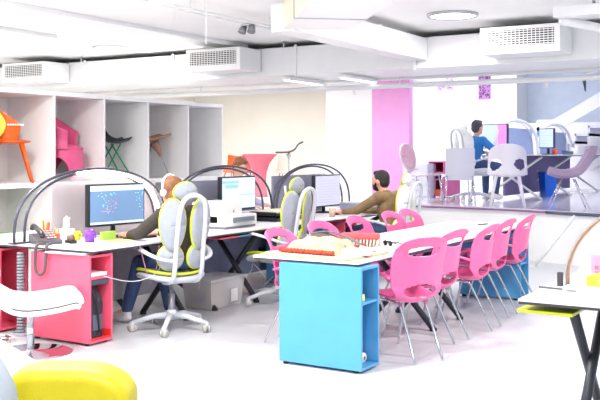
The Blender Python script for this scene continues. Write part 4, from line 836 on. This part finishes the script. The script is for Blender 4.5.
for k,(x,y,c_,h,l) in enumerate(((-4.25,15.45,(240,110,90),.10,'coral'),(-4.15,15.7,(90,100,150),.07,'slate blue'),(-4.12,15.95,(70,120,110),.06,'dark green'),(-4.12,16.25,(244,244,246),.13,'white'))):
    t=thing('desk_pot','%s pot standing on the platform desk edge'%l,'pot',(x,y,1.4305)); MB().lathe([(.045,0),(.055,h),(.048,h),(.04,.006)],seg=16).build('pot_body',mat('pot_%d'%k,c_,.5),t); MB().lathe([(.05,h*.9),(.058,h*.93),(.058,h)],seg=16,cap=False).build('rim',MATS['pot_%d'%k],t)
# posters
def poster(label,x,z0,z1,w,cols_):
    t=thing('poster',label,'poster',(x,20.1,0)); boxo('sheet',-w/2,w/2,-.01,0,z0,z1,mat('poster_%s'%cols_[0],cols_[1],.6),t,bevel=0)
    R=random.Random(5); m=MB()
    for k in range(60):
        a,b=R.uniform(-w/2+.02,w/2-.04),R.uniform(z0+.02,z1-.05); m.box(a,a+.03,-.013,-.0105,b,b+.04)
    m.build('pattern',mat('poster_marks_%s'%cols_[0],cols_[2],.6),t,smooth=False,kind='stuff')
poster('small lilac patterned poster high on the far white wall, left one',-8.13,2.92,3.35,.42,('a',(226,206,240),(200,160,225)))
poster('violet patterned poster high on the far wall, right one',-7.16,2.7,3.3,.30,('b',(190,130,190),(120,70,130)))
# bracket in recess & lean poles below platform
t=thing('ceiling_bracket','dark and white bracket hanging from the beam above the staircase','bracket',(-2.9,11.9,2.5))
MB().tube([(0,0,-.05),(.02,0,-.24)],[.03,.008],6).build('spike',mat('bracket_dark',(70,80,100),.5),t); MB().tube([(.0,0,1.2),(0,0,-.06)],.012,6).build('rod',whitep,t); MB().tube([(-.05,0,-.05),(.25,.0,.06)],.018,6).build('arm',whitep,t)
t=thing('slanted_post','slender white slanted post propping the platform front at right','post'); MB().tube([(-2.94,11.62,.66),(-3.42,11.45,0)],.022,10).build('post',whitep,t); MB().lathe([(.05,0),(.05,.01)],(-3.42,11.45,0),14).build('foot',whitep,t)
# ------------------------------------------------------------------ light
w=bpy.data.worlds.new('World'); SC.world=w; w.use_nodes=True; bg=w.node_tree.nodes['Background']; bg.inputs[0].default_value=(.86,.93,1,1); bg.inputs[1].default_value=1.05
def area(n,loc,sx,sy,e,c,rot=(0,0,0)):
    l=bpy.data.lights.new(n,'AREA'); l.shape='RECTANGLE'; l.size=sx; l.size_y=sy; l.energy=e; l.color=c
    o=bpy.data.objects.new(n,l); COL.objects.link(o); o.location=loc; o.rotation_euler=[rad(a) for a in rot]; return o
area('platform_fill_light',(-7.8,17.2,3.6),3.5,3,150,(.95,.96,1)); area('platform_fill_light',(-3.5,15.2,3.6),4,3,85,(.84,.9,1))  # added area lights without fixtures, brightening the platform and its walls
area('rear_fill_light',(-10,13.5,2.7),2.5,2,75,(1,.97,.92))  # added fill without a fixture, brightening the cream wall
area('rear_fill_light',(-6.8,12.6,2.7),.9,.6,40,(1,.97,.97))  # added fill without a fixture, for the column and pink wall
# ------------------------------------------------------------------ camera
cd=bpy.data.cameras.new('camera'); cam=bpy.data.objects.new('camera',cd); COL.objects.link(cam); SC.camera=cam
cam.location=(0,0,CAMZ); cam.rotation_euler=(rad(90),0,rad(YAW)); cd.sensor_width=36; cd.lens=54; cd.shift_y=-47/600; cd.clip_start=.05
SC.view_settings.view_transform='Standard'; SC.view_settings.look='None'; SC.view_settings.exposure=.22; SC.view_settings.gamma=1
